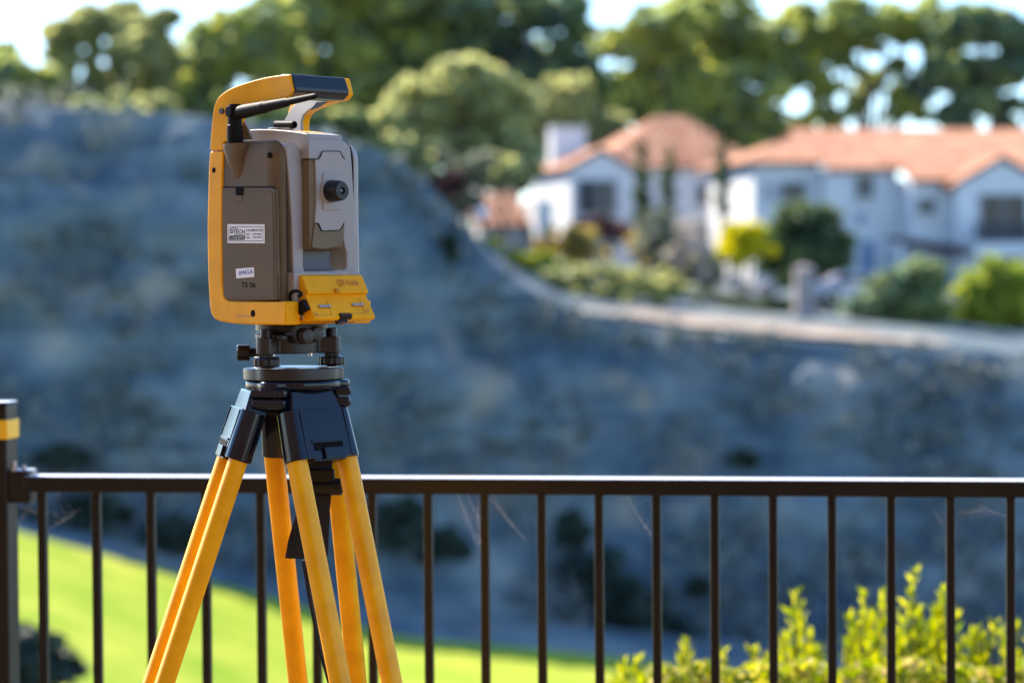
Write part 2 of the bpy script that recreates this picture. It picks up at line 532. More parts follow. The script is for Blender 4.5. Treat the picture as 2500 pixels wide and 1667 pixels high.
# --- U shaped alidade: arms and base as one block, open in the middle
uo = [z1(1005, 900), z1(1040, 872), z1(1095, 872), z1(1145, 905), z1(1178, 985), z1(1196, 1250), z1(1214, 1500), z2(1224, 300), z2(1232, 480),
      z2(1215, 570), z2(1203, 630), z2(1205, 800), z2(1225, 842), z2(1668, 828), z2(1690, 800), z2(1690, 630), z2(1668, 560), z2(1652, 480),
      z2(1662, 200), z1(1662, 1300), z1(1650, 1000), z1(1632, 880), z1(1650, 852), z1(1700, 870), z1(1735, 930), z1(1752, 1100), z1(1768, 1400),
      z2(1783, 100), z2(1797, 500), z2(1803, 893), z2(1102, 905), z2(1090, 870), z2(1075, 300), z1(1058, 1500), z1(1036, 1200), z1(1016, 1000)]
UA = UF + .003
fo = F(uo, UA)
# interior inner corner of the front is beveled
alid = obj('alidade', prism(fo, 'x', -.060, UA, bevel=.0045, seg=3), M['grey'], ts)
obj('seam', strip(F([z1(1016, 1000), z1(1036, 1200), z1(1058, 1500), z2(1075, 300), z2(1090, 870), z2(1098, 1120)], UF), 'x', UF - .0004, .0014, .0009), M['line'], alid)
obj('seam', strip(F([z1(1690, 868), z1(1735, 930), z1(1752, 1100), z1(1768, 1400), z2(1783, 100), z2(1797, 500), z2(1803, 900)], UF), 'x', UF - .0004, .0014, .0009), M['line'], alid)
ufc0 = S([z2(1099, 1100)], -.0560)[0][0]
# cradle under the telescope
fl = F([z2(1400, 838)], UF)[0][1]; up = F([z2(1400, 600)], UF)[0][1]
cr = [(.0500, fl - .004), (.0500, fl + .0006), (.0470, fl + .002), (.0445, fl + (up - fl) * .3), (.0430, fl + (up - fl) * .6), (.0430, up), (.0440, up + .010), (.030, up + .022), (-.058, up + .022), (-.058, fl - .004)]
obj('cradle', prism(cr, 'y', -.036, .036), M['dark_grey'], alid)
obj('base_block', prism([(-.055, -.062 + .09), (ufc0, -.062 + .09), (ufc0, fl - .002), (-.055, fl - .002)], 'y', -.056, .066, bevel=.001), M['grey'], alid)

# --- near and far side housings
def pillow(pts, wi, wo, r, ru, weight, seg=7):
    """prism along y whose outer rim rolls over with radius r where weight is 1"""
    n = len(pts); sgn = 1 if wo > wi else -1
    area = sum(pts[k][0] * pts[(k + 1) % n][1] - pts[(k + 1) % n][0] * pts[k][1] for k in range(n))
    o = 1 if area > 0 else -1
    nor = []
    for k in range(n):
        a, b, c = Vector(pts[k - 1]), Vector(pts[k]), Vector(pts[(k + 1) % n])
        e1, e2 = (b - a).normalized(), (c - b).normalized()
        nn = Vector((-(e1.y + e2.y), e1.x + e2.x)) * o
        nor.append(nn.normalized())
    bm = bmesh.new(); rings = [[bm.verts.new((p[0], wi, p[1])) for p in pts]]
    for q in range(seg + 1):
        t = math.pi / 2 * q / seg
        ring = []
        for k, p in enumerate(pts):
            w = weight[k]
            off = nor[k] * (ru * (1 - math.cos(t)) * w)
            ring.append(bm.verts.new((p[0] + off.x, wo - sgn * r * (1 - math.sin(t)) * w, p[1] + off.y)))
        rings.append(ring)
    for a, b in zip(rings, rings[1:]):
        for k in range(n): bm.faces.new((a[k], a[(k + 1) % n], b[(k + 1) % n], b[k]))
    bm.faces.new(rings[0]); bm.faces.new(rings[-1][::-1])
    return finish(bm, angle=60)
def housing(wi, wo, r, ru, name):
    q0, q1, q2, q3 = S([z1(290, 846), z1(150, 1040), z2(150, 600), z2(400, 1195)], -W)
    zt_h, uf_h = S([z1(600, 842)], -W)[0][1], UF + .0008
    zb_h = q3[1]; RC = .026
    arc = [(uf_h - RC + RC * math.sin(a), zt_h - RC + RC * math.cos(a)) for a in [math.pi / 2 * k / 8 for k in range(9)]]
    pts = [(q0[0], zt_h - .001), (q0[0] + .03, zt_h)] + arc + [(uf_h, (zt_h + zb_h) / 2), (uf_h, zb_h), q3, (q2[0], zb_h + .01), q2, q1]
    wgt = [.6, 1] + [1] * 9 + [1, 1, 0, 0, 0, 0]
    return obj(name, pillow(pts, wi, wo, r, ru, wgt), M['taupe'], ts)
near = housing(-.0588, -W, .0158, .0235, 'side_housing')
far = housing(.0675, .0850, .0150, .018, 'side_housing'); far.data.materials.clear(); far.data.materials.append(M['grey'])

# --- yellow side shells (handle leg joins at the seam) and base pan
shell = [z1(148, 966), z1(133, 1150), z1(122, 1568), z2(117, 330), z2(120, 650), z2(128, 950), z2(145, 1240), z2(160, 1320), z2(190, 1372), z2(250, 1403), z2(400, 1428), z2(600, 1440), z2(1003, 1446),
         z2(1004, 1178), z2(900, 1183), z2(500, 1181), z2(350, 1174), z2(318, 1150), z2(302, 1110), z2(290, 1000), z2(283, 500), z2(283, 0), z1(290, 1200), z1(299, 966)]
ss = S(shell, -.0775)
obj('side_shell', prism(ss, 'y', -.0775, -.050, bevel=.0030, seg=3), M['yellow'], ts)
obj('side_shell', prism(ss, 'y', .0815, .050, bevel=.0030, seg=3), M['yellow'], ts)
ufc = S([z2(1099, 1300)], -.0465)[0][0]
zb = ss[11][1]; zt = S([z2(1004, 1178)], -.0775)[0][1]
pan = prism([(-.075, zb + .004), (-.060, zb), (ufc - .001, zb), (ufc - .001, zt), (-.080, zt)], 'y', -.052, .052, bevel=.003, seg=2)
obj('base_pan', pan, M['yellow'], ts)
fr = prism([(.040, -.0770), (.0560, -.0770), (.0585, -.0735), (ufc, -.0465), (.040, -.0465)], 'z', zb + .0005, zt - .0008, bevel=.0012, seg=2)
obj('front_corner', fr, M['yellow'], ts)
# details of the shell
def disc(px, w, r, depth, mat, parent, name='screw', rim=None):
    q = TS.on(*px, 1, w)
    o = obj(name, lathe((q.x, w + .002, q.z), (0, -1, 0), [(0, r), (.002 + depth, r), (.002 + depth, r * .62), (.002 + depth * .2, r * .5)], n=20), mat, parent)
    return o
disc(z1(275, 515), wt(-.07), .0042, .0008, M['cast'], ts)
disc(z1(195, 1180), -.0775, .0040, .0003, M['line'], ts, 'hole')
disc(z2(635, 1315), -.0775, .0050, .0003, M['line'], ts, 'hole')
q = S([z2(450, 1352), z2(610, 1356), z2(612, 1334), z2(448, 1332)], -.0775)
obj('slot', prism(q, 'y', -.0779, -.074), M['emboss'], ts)
disc(z1(820, 1012), -W, .0040, .0006, M['line'], ts)

# --- battery door with latch
dr = [z1(293, 1392), z1(302, 1378), z1(852, 1376), z1(872, 1392), z1(880, 1420), z2(884, 100), z2(894, 600), z2(906, 1163), z2(350, 1163), z2(318, 1142), z2(303, 1100), z2(291, 500), z2(289, 0)]
door = obj('battery_door', prism(S(dr, -.0770), 'y', -.0775, -.070, bevel=.0022, seg=3), M['taupe'], ts)
obj('seam', strip(S([z1(286, 1370), z1(858, 1369), z1(880, 1392), z1(889, 1440), z2(893, 100), z2(902, 600), z2(915, 1172)], -W), 'y', -W - .0002, .0016, .0004), M['line'], ts)
obj('door_ridge', strip(S([z1(300, 1420), z1(835, 1420), z1(850, 1450), z2(852, 100), z2(862, 600), z2(870, 1135), z2(345, 1135)], -.0778), 'y', -.0776, .0012, .0005), M['taupe'], door)
obj('latch', prism(S([z1(432, 1378), z1(520, 1378), z1(518, 1462), z1(436, 1462)], -.079), 'y', -.0788, -.074, bevel=.001), M['line'], door)
obj('latch_tab', prism(S([z1(440, 1470), z1(514, 1470), z1(512, 1535), z1(442, 1535)], -.078), 'y', -.0784, -.074, bevel=.001), M['taupe'], door)

# --- stickers and lettering on the door
WD = -.0775
def side_label(name, px4, mat, d=.0006):
    return obj(name, prism(S(px4, WD), 'y', WD - d, WD + .001), mat, ts)
def side_text(body, px_bl, px_br, px_tl, mat, parent, bold=0.0, d=.0006):
    a, b, c = (S([p], WD - d)[0] for p in (px_bl, px_br, px_tl))
    a, b, c = Vector((a[0], WD - d, a[1])), Vector((b[0], WD - d, b[1])), Vector((c[0], WD - d, c[1]))
    X = (b - a); Y = (c - a); w, h = X.length, Y.length
    X.normalize(); Y = (Y - X * Y.dot(X)).normalized(); Z = X.cross(Y)
    m = Matrix((X, Y, Z)).transposed().to_4x4(); m.translation = a
    return obj('lettering', text_mesh(body, m, w, h, .0002, bold), mat, parent)
cal = side_label('calibration_sticker', [z2(352, 524), z2(770, 526), z2(768, 313), z2(350, 311)], M['white_label'])
obj('border', strip(S([z2(367, 500), z2(752, 500), z2(750, 340), z2(365, 340), z2(367, 500)], WD), 'y', WD - .0007, .0006, .0002), M['ink'], cal)
side_text('SITECH', z2(374, 418), z2(542, 418), z2(374, 374), M['ink'], cal, .012)
obj('swoosh', strip(catmull(S([z2(380, 372), z2(400, 358), z2(430, 354), z2(470, 366)], WD), 4), 'y', WD - .0007, .0010, .0002), M['ink'], cal)
obj('underline', strip(S([z2(428, 431), z2(544, 431)], WD), 'y', WD - .0007, .0007, .0002), M['ink'], cal)
obj('lettering_bar', prism(S([z2(372, 488), z2(543, 486), z2(550, 441), z2(377, 440)], WD), 'y', WD - .0008, WD), M['ink'], cal)
side_text('LOADRITE', z2(384, 476), z2(534, 476), z2(386, 452), M['white_label'], cal, .008, .0009)
side_text('CALIBRATED', z2(556, 392), z2(749, 392), z2(556, 366), M['ink'], cal, .004)
side_text('DATE:', z2(552, 432), z2(605, 432), z2(552, 414), M['ink'], cal)
side_text('27/01/2026', z2(630, 432), z2(733, 432), z2(630, 414), M['ink'], cal)
side_text('DUE:', z2(556, 470), z2(600, 470), z2(556, 452), M['ink'], cal)
side_text('27/01/2027', z2(630, 467), z2(733, 467), z2(630, 449), M['ink'], cal)
num = side_label('number_sticker', [z2(450, 921), z2(652, 905), z2(648, 796), z2(444, 812)], M['white_label'])
side_text('#465A', z2(476, 886), z2(638, 872), z2(473, 832), M['blue_ink'], num, .004)
obj('lettering', side_text('TS 06', z2(502, 1022), z2(664, 1026), z2(500, 962), M['ink'], ts, .012).data, None, ts) if False else side_text('TS 06', z2(502, 1022), z2(664, 1026), z2(500, 962), M['ink'], ts, .012, 0.0)

# --- antenna boss and antenna
qa = TS.on(*z1(470, 885), 1, -.066)
bm = bmesh.new()
rings = []
for t, hw, dp in ((0, .0235, .0120), (.12, .0225, .0120), (.45, .0180, .0085), (.8, .0130, .0035), (1.0, .010, .0002)):
    zz = qa.z - t * .050
    rings.append([bm.verts.new((qa.x + .004 + hw * math.cos(a) + .003 * t, -W + .004 - (dp + .004) * max(0, math.sin(a)) ** .6, zz)) for a in [math.pi * k / 12 for k in range(13)]])
for k in range(4):
    for i in range(12): bm.faces.new((rings[k][i], rings[k][i + 1], rings[k + 1][i + 1], rings[k + 1][i]))
tp = rings[0]
bm.faces.new(tp)
obj('antenna_boss', finish(bm, angle=50), M['taupe'], ts)
ant = obj('antenna', lathe((qa.x, -.072, qa.z - .004), (0, 0, 1), [(0, .0098), (.006, .0115), (.020, .0118), (.030, .0115), (.031, .0104), (.052, .0104), (.060, .0085)], n=24), M['rubber'], ts)
b0 = TS.on(*z1(405, 548), 1, -.072); b1 = TS.on(*z1(1350, 342), 1, -.072)
d = b1 - b0; L = d.length
obj('whip', lathe(b0, d, [(0, .0070), (.001, .0086), (.030, .0100), (L * .36, .0086), (L * .37, .0090), (L * .40, .0090), (L * .41, .0080), (L * .66, .0064), (L * .67, .0052), (L - .003, .0040), (L, .002)], n=24), M['rubber'], ant)
obj('hinge', lathe(Vector((qa.x, -.0845, b0.z + .003)), (0, 1, 0), [(0, .006), (.001, .0078), (.024, .0078), (.025, .006)], n=20), M['rubber'], ant)

# --- carrying handle
hl = ([z1(148, 958), z1(157, 780), z1(165, 690), z1(180, 540), z1(200, 445), z1(235, 370), z1(300, 308), z1(400, 250), z1(600, 180), z1(800, 130), z1(980, 104), z1(1050, 102)],
      [z1(1090, 288), z1(1040, 352), z1(960, 370), z1(800, 415), z1(680, 445), z1(560, 474), z1(470, 512), z1(425, 560), z1(408, 640), z1(400, 845), z1(300, 860), z1(299, 958)])
ha = ST(hl[0] + hl[1])
def leg_warp(sgn, off=0):
    def f(c):
        t = smoothstep((c.x + .085) / .13)
        return (c.x, c.y + sgn * -.0195 * t * (-1 if sgn < 0 else 1) * 1.0 if False else c.y + (.0195 * t if sgn < 0 else -.0235 * t), c.z)
    return f
ho = ST(catmull(hl[0], 3)); hi = ST(catmull(hl[1][::-1], 3))
obj('handle_leg', band(ho, hi, -.0775, -.0545, bevel=.0045, seg=3, warp=leg_warp(-1)), M['yellow'], ts)
obj('handle_leg', band(ho, hi, .0775, .0610, bevel=.0040, seg=3, warp=leg_warp(1)), M['yellow'], ts)
# pale covers inside the legs
ci_o = ST([z1(40, 880), z1(110, 700), z1(160, 560), z1(250, 420), z1(420, 320), z1(700, 230), z1(930, 180)]); ci_i = ST([z1(450, 850), z1(425, 720), z1(412, 600), z1(450, 525), z1(560, 465), z1(800, 402), z1(930, 352)])
obj('inner_cover', band(ci_o, ci_i, .0600, .0645, bevel=.0012, warp=leg_warp(1)), M['grey'], ts)
ci2 = S([z1(420, 560), z1(525, 590), z1(585, 700), z1(645, 835), z1(420, 845)], -.050)
obj('inner_cover', prism(ci2, 'y', -.0530, -.0480, bevel=.0012), M['grey'], ts)
# grip
gp = ST([z1(1052, 97), z1(1098, 245), z1(1096, 294), z1(1040, 358)])
gz = gp[0][1]
gprof = gp + [(gp[3][0] - .030, gp[3][1] - .000), (gp[0][0] - .052, gp[3][1] + .012), (gp[0][0] - .050, gz - .006), (gp[0][0] - .020, gz + .001)]
obj('grip', prism(gprof, 'y', -.0560, .0440, bevel=.0022, seg=3), M['grip'], ts)
# dark insert under the far end of the grip
obj('grip_insert', prism(ST([z1(780, 380), z1(900, 380), z1(800, 440), z1(690, 470)]), 'y', .0335, .036), M['black'], ts)

# --- telescope
zf = lambda pts, u=UT: F(pts, u)
tp = S([z1(590, 737), z1(700, 732), z1(850, 734), z1(1000, 746), z1(1150, 764), z1(1250, 782), z1(1300, 800), z1(1312, 830), z1(1318, 1000), z1(1332, 1250), z1(1336, 1568), z2(1330, 150), z2(1318, 300), z2(1305, 450), z2(1288, 565), z2(1262, 590)], -HT)
zmin = tp[-1][1]
tp = [(min(a, .0778), b) for a, b in tp[:8]] + [(.0785, b) for a, b in tp[8:14]] + [(.0775, tp[14][1]), (.070, tp[15][1])]
tp += [(.015, zmin - .006), (-.020, zmin + .004), (-.045, zmin + .030), (-.062, zmin + .080), (-.062, tp[0][1] - .035)]
tel = obj('telescope', prism(tp, 'y', -HT, HT, bevel=.0035, seg=3), M['olive'], ts)
# pale cap over the top
cap = tp[:8]
cap2 = [(a, b + .0016) for a, b in cap]
capo = S([z1(1316, 830)], -HT)[0]
ctop = cap2 + [(.0796, cap[-1][1] - .002), (.0800, S([z1(1320, 1050)], -HT)[0][1]), (-.055, S([z1(1320, 1050)], -HT)[0][1]), (-.060, cap[0][1])]
obj('top_cover', prism(ctop, 'y', -HT - .0012, HT + .0012, bevel=.0030, seg=3), M['grey'], tel)
mid = [z1(1322, 1056), z1(1357, 1056), z1(1380, 1025), z1(1398, 975), z1(1415, 968), z1(1590, 968), z1(1606, 978), z1(1628, 1030), z1(1645, 1052), z1(1672, 1300), z1(1674, 1568), z2(1655, 280), z2(1640, 300), z2(1618, 345), z2(1598, 372), z2(1585, 378), z2(1405, 386), z2(1388, 375), z2(1368, 320), z2(1352, 300), z2(1320, 300), z2(1334, 60), z1(1336, 1400)]
obj('face_plate', prism(zf(mid), 'x', UT - .002, UT + .0030, bevel=.0006, seg=2), M['grey'], tel)
obj('seam', strip(zf([z1(1220, 1057), z1(1357, 1057), z1(1380, 1025), z1(1398, 975), z1(1415, 967), z1(1590, 967), z1(1606, 978), z1(1628, 1030), z1(1652, 1052)]), 'x', UT + .0030, .0010, .0006), M['line'], tel)
low = [z2(1318, 303), z2(1350, 303), z2(1366, 325), z2(1386, 379), z2(1405, 390), z2(1586, 382), z2(1602, 374), z2(1622, 345), z2(1643, 303), z2(1652, 310), z2(1640, 440), z2(1608, 520), z2(1560, 560), z2(1450, 588), z2(1370, 586), z2(1290, 570), z2(1305, 430)]
obj('lower_cover', prism(zf(low), 'x', UT - .004, UT + .0020, bevel=.0006, seg=2), M['olive'], tel)
obj('seam', strip(zf([z2(1318, 301), z2(1352, 301), z2(1368, 325), z2(1388, 378), z2(1405, 388), z2(1586, 380), z2(1600, 373), z2(1620, 345), z2(1642, 301)]), 'x', UT + .0030, .0010, .0006), M['line'], tel)
# side seam of the telescope
obj('seam', strip(S([z1(1195, 1056), z1(1318, 1056)], -HT - .0012), 'y', -HT - .0012, .0010, .0006), M['line'], tel)
# eyepiece
UP = UT + .0030
pl = zf([z1(1424, 1212), z1(1625, 1212), z1(1640, 1275), z1(1648, 1568), z2(1624, 148), z2(1420, 150), z1(1418, 1500), z1(1412, 1290)], UP)
ep = obj('eyepiece', prism(pl, 'x', UP - .001, UP + .0020, bevel=.0008), M['grey'], tel)
ec = TS.on(*z1(1492, 1416), 0, UP)
obj('eyepiece_ring', lathe((UP, ec.y, ec.z), (1, 0, 0), [(0, .0172), (.003, .0172), (.0045, .0160), (.0045, .0140)], n=40), M['grey'], ep)
obj('focus_ring', lathe((UP + .0035, ec.y, ec.z), (1, 0, 0), [(0, .0152), (.008, .0152), (.0095, .0142), (.0095, .0120)], n=48, knurl=24, amp=.00025), M['black'], ep)
obj('eyepiece_cup', lathe((UP + .010, ec.y, ec.z), (1, 0, 0), [(0, .0150), (.002, .0153), (.013, .0142), (.0165, .0136), (.0185, .0118), (.0185, .0052), (.0160, .0042), (.0160, 0)], n=48, knurl=20, amp=.00018), M['black'], ep)
obj('lens', lathe((UP + .0262, ec.y, ec.z), (1, 0, 0), [(0, .0040), (.0008, .003), (.0012, 0)], n=20), M['glass'], ep)
# optical sight, yellow mark, cap on the top
s0 = TS.on(*z1(885, 668), 1, .004); s1 = TS.on(*z1(1105, 668), 1, .004)
obj('sight_tube', lathe(s0, s1 - s0, [(0, .0030), (.002, .0058), ((s1 - s0).length - .002, .0058), ((s1 - s0).length, .0050), ((s1 - s0).length, .0036), ((s1 - s0).length - .006, .003)], n=20), M['rubber'], tel)
ztop = max(b for a, b in ctop)
obj('sight_base', box(((s0.x + s1.x) / 2, .004, s0.z - .007), ((s1.x - s0.x) * .7, .008, .010), bevel=.001), M['grey'], tel)
def topz(u):
    best = None
    for i in range(len(cap2) - 1):
        a, b = cap2[i], cap2[i + 1]
        if a[0] <= u <= b[0]: best = a[1] + (b[1] - a[1]) * (u - a[0]) / (b[0] - a[0])
    return best if best else cap2[0][1]
yp = []
us = [.022 + .033 * k / 6 for k in range(7)]
obj('yellow_mark', prism([(u, topz(u) + .0005) for u in us] + [(u, topz(u) - .002) for u in us[::-1]], 'y', -.012, .022), M['tape'], tel)
obj('top_cap', lathe((-.030, -.006, topz(-.03) - .001), (0, 0, 1), [(0, .008), (.003, .008), (.004, .006), (.004, 0)], n=24), M['grey'], tel)
obj('hole', lathe((.066, -.024, topz(.066) - .002), (.2, 0, 1), [(0, .0022), (.0026, .0022), (.0026, .001)], n=12), M['line'], tel)

# --- control unit holder
VK, VF = -.047, .066
kp = S([z2(1108, 882), z2(1140, 876), z2(1185, 893), z2(1256, 1082), z2(1252, 1092), z2(1228, 1118), z2(1333, 1368), z2(1318, 1400), z2(1104, 1432)], VK)
kp[0] = (UF - .003, kp[0][1]); kp[-1] = (UF - .003, kp[-1][1])
hold = obj('control_unit_holder', prism(kp, 'y', VK, VF, bevel=.0014, seg=3), M['yellow'], ts)
# plane of the lower facet: (u,z) from kp[5] to kp[6]; of the upper facet kp[2]..kp[3]
def facet(a, b):
    a, b = Vector((a[0], 0, a[1])), Vector((b[0], 0, b[1]))
    up = (a - b).normalized(); n = Vector((0, 1, 0)).cross(up).normalized()
    def pt(px):
        o = TS.I @ CAM_POS; dd = TS.I.to_3x3() @ ray(*px)
        t = (a - o).dot(n) / dd.dot(n)
        return o + dd * t
    return up, n, pt
up1, n1, pt1 = facet(kp[2], kp[3])
up2, n2, pt2 = facet(kp[5], kp[6])
def facet_mat(p, up, n):
    X = Vector((0, 1, 0)); m = Matrix((X, up, n)).transposed().to_4x4(); m.translation = p
    return m
a = pt1(z2(1655, 1000)); b = pt1(z2(1828, 992)); c = pt1(z2(1655, 942))
obj('lettering', text_mesh('Trimble', facet_mat(a - n1 * .0002, up1, n1), (b - a).length, (c - a).length, .0007, .01), M['emboss'], hold)
gc = pt1(z2(1614, 974))
bm = bmesh.new()
for rr in (.0058,):
    x, y, _ = basis(n1)
    for k in range(4):
        pts = [gc + n1 * .0003 + (Vector((0, 1, 0)) * math.cos(t) * rr * (1, .5, 1, 1)[k] + up1 * math.sin(t) * rr * (1, 1, .4, 1)[k]) for t in [2 * math.pi * i / 20 for i in range(21)]]
        if k == 3: pts = [gc + n1 * .0003 + up1 * rr * (i / 4 - 1) for i in range(9)]
        tube(pts, .0004, n=5, bm=bm)
obj('emblem', finish(bm), M['emboss'], hold)
for (x0, x1, y0, y1, px0, px1, py, tilt) in ((1330, 1525, 1180, 1332, 1385, 1490, 1242, -.0), (1705, 1892, 1150, 1310, 1762, 1860, 1222, 0)):
    P0 = [pt2(z2(x0 + 10, y1 + 4)), pt2(z2(x1, y1)), pt2(z2(x1 - 60, y0 - 4)), pt2(z2(x0 - 50, y0))]
    bm = bmesh.new()
    for k in range(1, 3):
        pa, pb = P0[k - 1], P0[k]
        tube([pa + n2 * .0002, pb + n2 * .0002], .0005, n=5, bm=bm)
    obj('contact_frame', finish(bm), M['emboss'], hold)
    ca = pt2(z2(px0 - 25, py)); cb = pt2(z2(px1, py - 4))
    rr = rrect(0, -.0032, (cb - ca).length + .004, .0032, .003)
    m4 = facet_mat(ca - n2 * .0003, up2, n2)
    bm = bmesh.new(); fv = [bm.verts.new(m4 @ Vector((x, y, .0006))) for x, y in rr]; fw = [bm.verts.new(m4 @ Vector((x, y, -.001))) for x, y in rr]
    bm.faces.new(fv); bm.faces.new(fw[::-1])
    for i in range(len(fv)): bm.faces.new((fv[i], fw[i], fw[(i + 1) % len(fv)], fv[(i + 1) % len(fv)]))
    pad = obj('contact_pad', finish(bm), M['emboss'], hold)
    for k in range(5):
        c = pt2(z2(px0 + (px1 - px0) * k / 4.0, py - 4 * k / 4.0))
        obj('contact_pin', lathe(c, n2, [(0, .0020), (.0022, .0020), (.0028, .0014), (.0028, 0)], n=12), M['steel'], hold)
# notch, clip, screws
c = pt1(z2(1575, 1062))
obj('notch', box(c + Vector((.0005, 0, 0)), (.006, .008, .006), bevel=.0008, rot=Matrix.Rotation(R(20), 3, 'Y')), M['emboss'], hold)
cl = [kp[6], kp[7]]
c = pt2(z2(1670, 1338))
obj('clip', box(Vector((c.x + .0005, c.y, c.z - .001)), (.007, .021, .008), bevel=.0012, rot=Matrix.Rotation(R(25), 3, 'Y')), M['black'], hold)
obj('clip_tongue', box(Vector((c.x - .004, c.y - .004, c.z - .007)), (.010, .016, .009), bevel=.001, rot=Matrix.Rotation(R(-25), 3, 'Y')), M['black'], hold)
obj('clip_screw', lathe(Vector((c.x + .0002, c.y - .005, c.z - .009)), (.8, 0, -.6), [(0, .0022), (.003, .0022), (.003, 0)], n=12), M['brass'], hold)
for px in (z2(1155, 1125), z2(1190, 1352)):
    q = TS.on(*px, 1, VK)
    obj('screw', lathe((q.x, VK + .001, q.z), (0, -1, 0), [(0, .0042), (.0022, .0042), (.0028, .0034), (.0028, .0018), (.0016, .0012)], n=20), M['steel'], hold)
for px in (z2(1345, 1325), z2(1918, 1290)):
    c = pt2(px); obj('screw_cover', lathe(c - n2 * .0004, n2, [(0, .003), (.0008, .003), (.0008, .0)], n=16), M['emboss'], hold)
# rubber dust cap on its strap
cq = [TS.on(*z2(x, y), 1, VK - .007) for x, y in ((1100, 1205), (1195, 1155), (1248, 1268), (1158, 1328))]
dc = obj('dust_cap', prism([(p.x, p.z) for p in cq], 'y', VK - .008, VK - .001, bevel=.0012), M['rubber'], ts)
lp = [TS.on(*z2(x, y), 1, VK - .010) for x, y in ((1150, 1120), (1178, 1105), (1160, 1075), (1110, 1062), (1062, 1085), (1052, 1140), (1075, 1210), (1120, 1265))]
obj('strap_loop', tube([Vector(p) for p in catmull([tuple(v) for v in lp], 5)], .0024, n=8), M['rubber'], dc)

# --- neck and connectors under the base
cz = TS.local(P(712, 795, 3.472)).z
neckb = TS.local(P(*z3(917, 250), 3.472)).z
obj('neck', lathe((0, 0, neckb), (0, 0, 1), [(0, .038), (-neckb * .35, .040), (-neckb * .55, .052), (-neckb + .006, .052)], n=48), M['black'], ts)
cbx = F([z3(955, 128), z3(1222, 124), z3(1190, 240), z3(1130, 310), z3(965, 305), z3(940, 240)], .050)
cb_ = obj('connector_block', prism(cbx, 'x', .010, .048, bevel=.002), M['cast'], ts)
for px in (z3(1040, 235), z3(1135, 215)):
    q = TS.on(*px, 0, .052)
    obj('connector', lathe((.046, q.y, q.z), (1, 0, 0), [(0, .0115), (.008, .0115), (.009, .0105), (.013, .0105), (.014, .009), (.014, 0)], n=28, knurl=14, amp=.0003), M['cast'], cb_)

# ================================================================== tribrach
TB = Frame(P(704, 905, 3.472), 0.0)
trib = tag(empty('tribrach', TB), 'black three footed levelling base clamped between instrument and tripod head', 'levelling base')
def zt3(y, x=880): return TB.local(P(*z3(x, y), 3.472)).z
za, zb_ = zt3(400), zt3(243)
def lobed(rc, rl, rad, angs, n=72, blend=.012):
    """rounded outline: disc of radius rc with lobes of radius rad at distance rl"""
    out = []
    for i in range(n):
        a = 2 * math.pi * i / n
        d = Vector((math.cos(a), math.sin(a)))
        best = rc
        for b in angs:
            c = Vector((math.cos(b), math.sin(b))) * rl
            t = d.dot(c); h2 = rad * rad - (c.length_squared - t * t)
            if h2 > 0: best = max(best, t + math.sqrt(h2))
        out.append((d.x * best, d.y * best))
    return out
TA = [R(5), R(125), R(245)]
obj('body', prism(lobed(.046, .060, .0155, TA), 'z', za, zb_, bevel=.0022, seg=2), M['cast'], trib)
obj('clamp_ring', lathe((0, 0, zb_ - .001), (0, 0, 1), [(0, .047), (.005, .047), (.0065, .044), (.010, .0425)], n=56), M['cast'], trib)
pt_, pb_ = zt3(540), zt3(648)
obj('base_plate', prism([(a + .005, b) for a, b in lobed(.0695, .050, .0245, TA, 96)], 'z', pb_, pt_, bevel=.0015, seg=2), M['cast'], trib)
obj('spring_plate', prism(lobed(.050, .052, .020, TA, 96), 'z', pt_ + .0003, pt_ + .0018, bevel=.0004, seg=1), M['steel'], trib)
for a in TA:
    c = Vector((math.cos(a) * .062, math.sin(a) * .062, 0))
    obj('foot_screw', lathe(c + Vector((0, 0, pt_ - .001)), (0, 0, 1), [(0, .006), (.004, .006), (.005, .0175), (.007, .0190), (.015, .0190), (.017, .0172), (.018, .0095), (za - pt_ + .002, .0095)], n=60, knurl=15, amp=.0006), M['black'], trib)
    obj('screw_cap', lathe(c + Vector((0, 0, zb_ - .001)), (0, 0, 1), [(0, .0085), (.012, .0078), (.0135, .0068), (.0135, 0)], n=24), M['black'], trib)
kz = zt3(390); kx = TB.local(P(*z3(390, 390), 3.47)).x
obj('lock_knob', lathe((kx, -.012, kz), (1, .12, 0), [(0, .009), (.002, .0115), (.018, .0115), (.020, .006), (.036, .005)], n=36, knurl=9, amp=.0007), M['black'], trib)
lv = obj('level_vial', lathe((-.005, -.052, zb_ - .002), (0, 0, 1), [(0, .011), (.005, .011), (.006, .009), (.0055, 0)], n=28), M['cast'], trib)
for x, y in ((-.018, -.040), (.035, -.036)):
    obj('adjusting_screw', lathe((x, y, za - .003), (0, 0, 1), [(0, .003), (.004, .003)], n=12), M['steel'], trib)

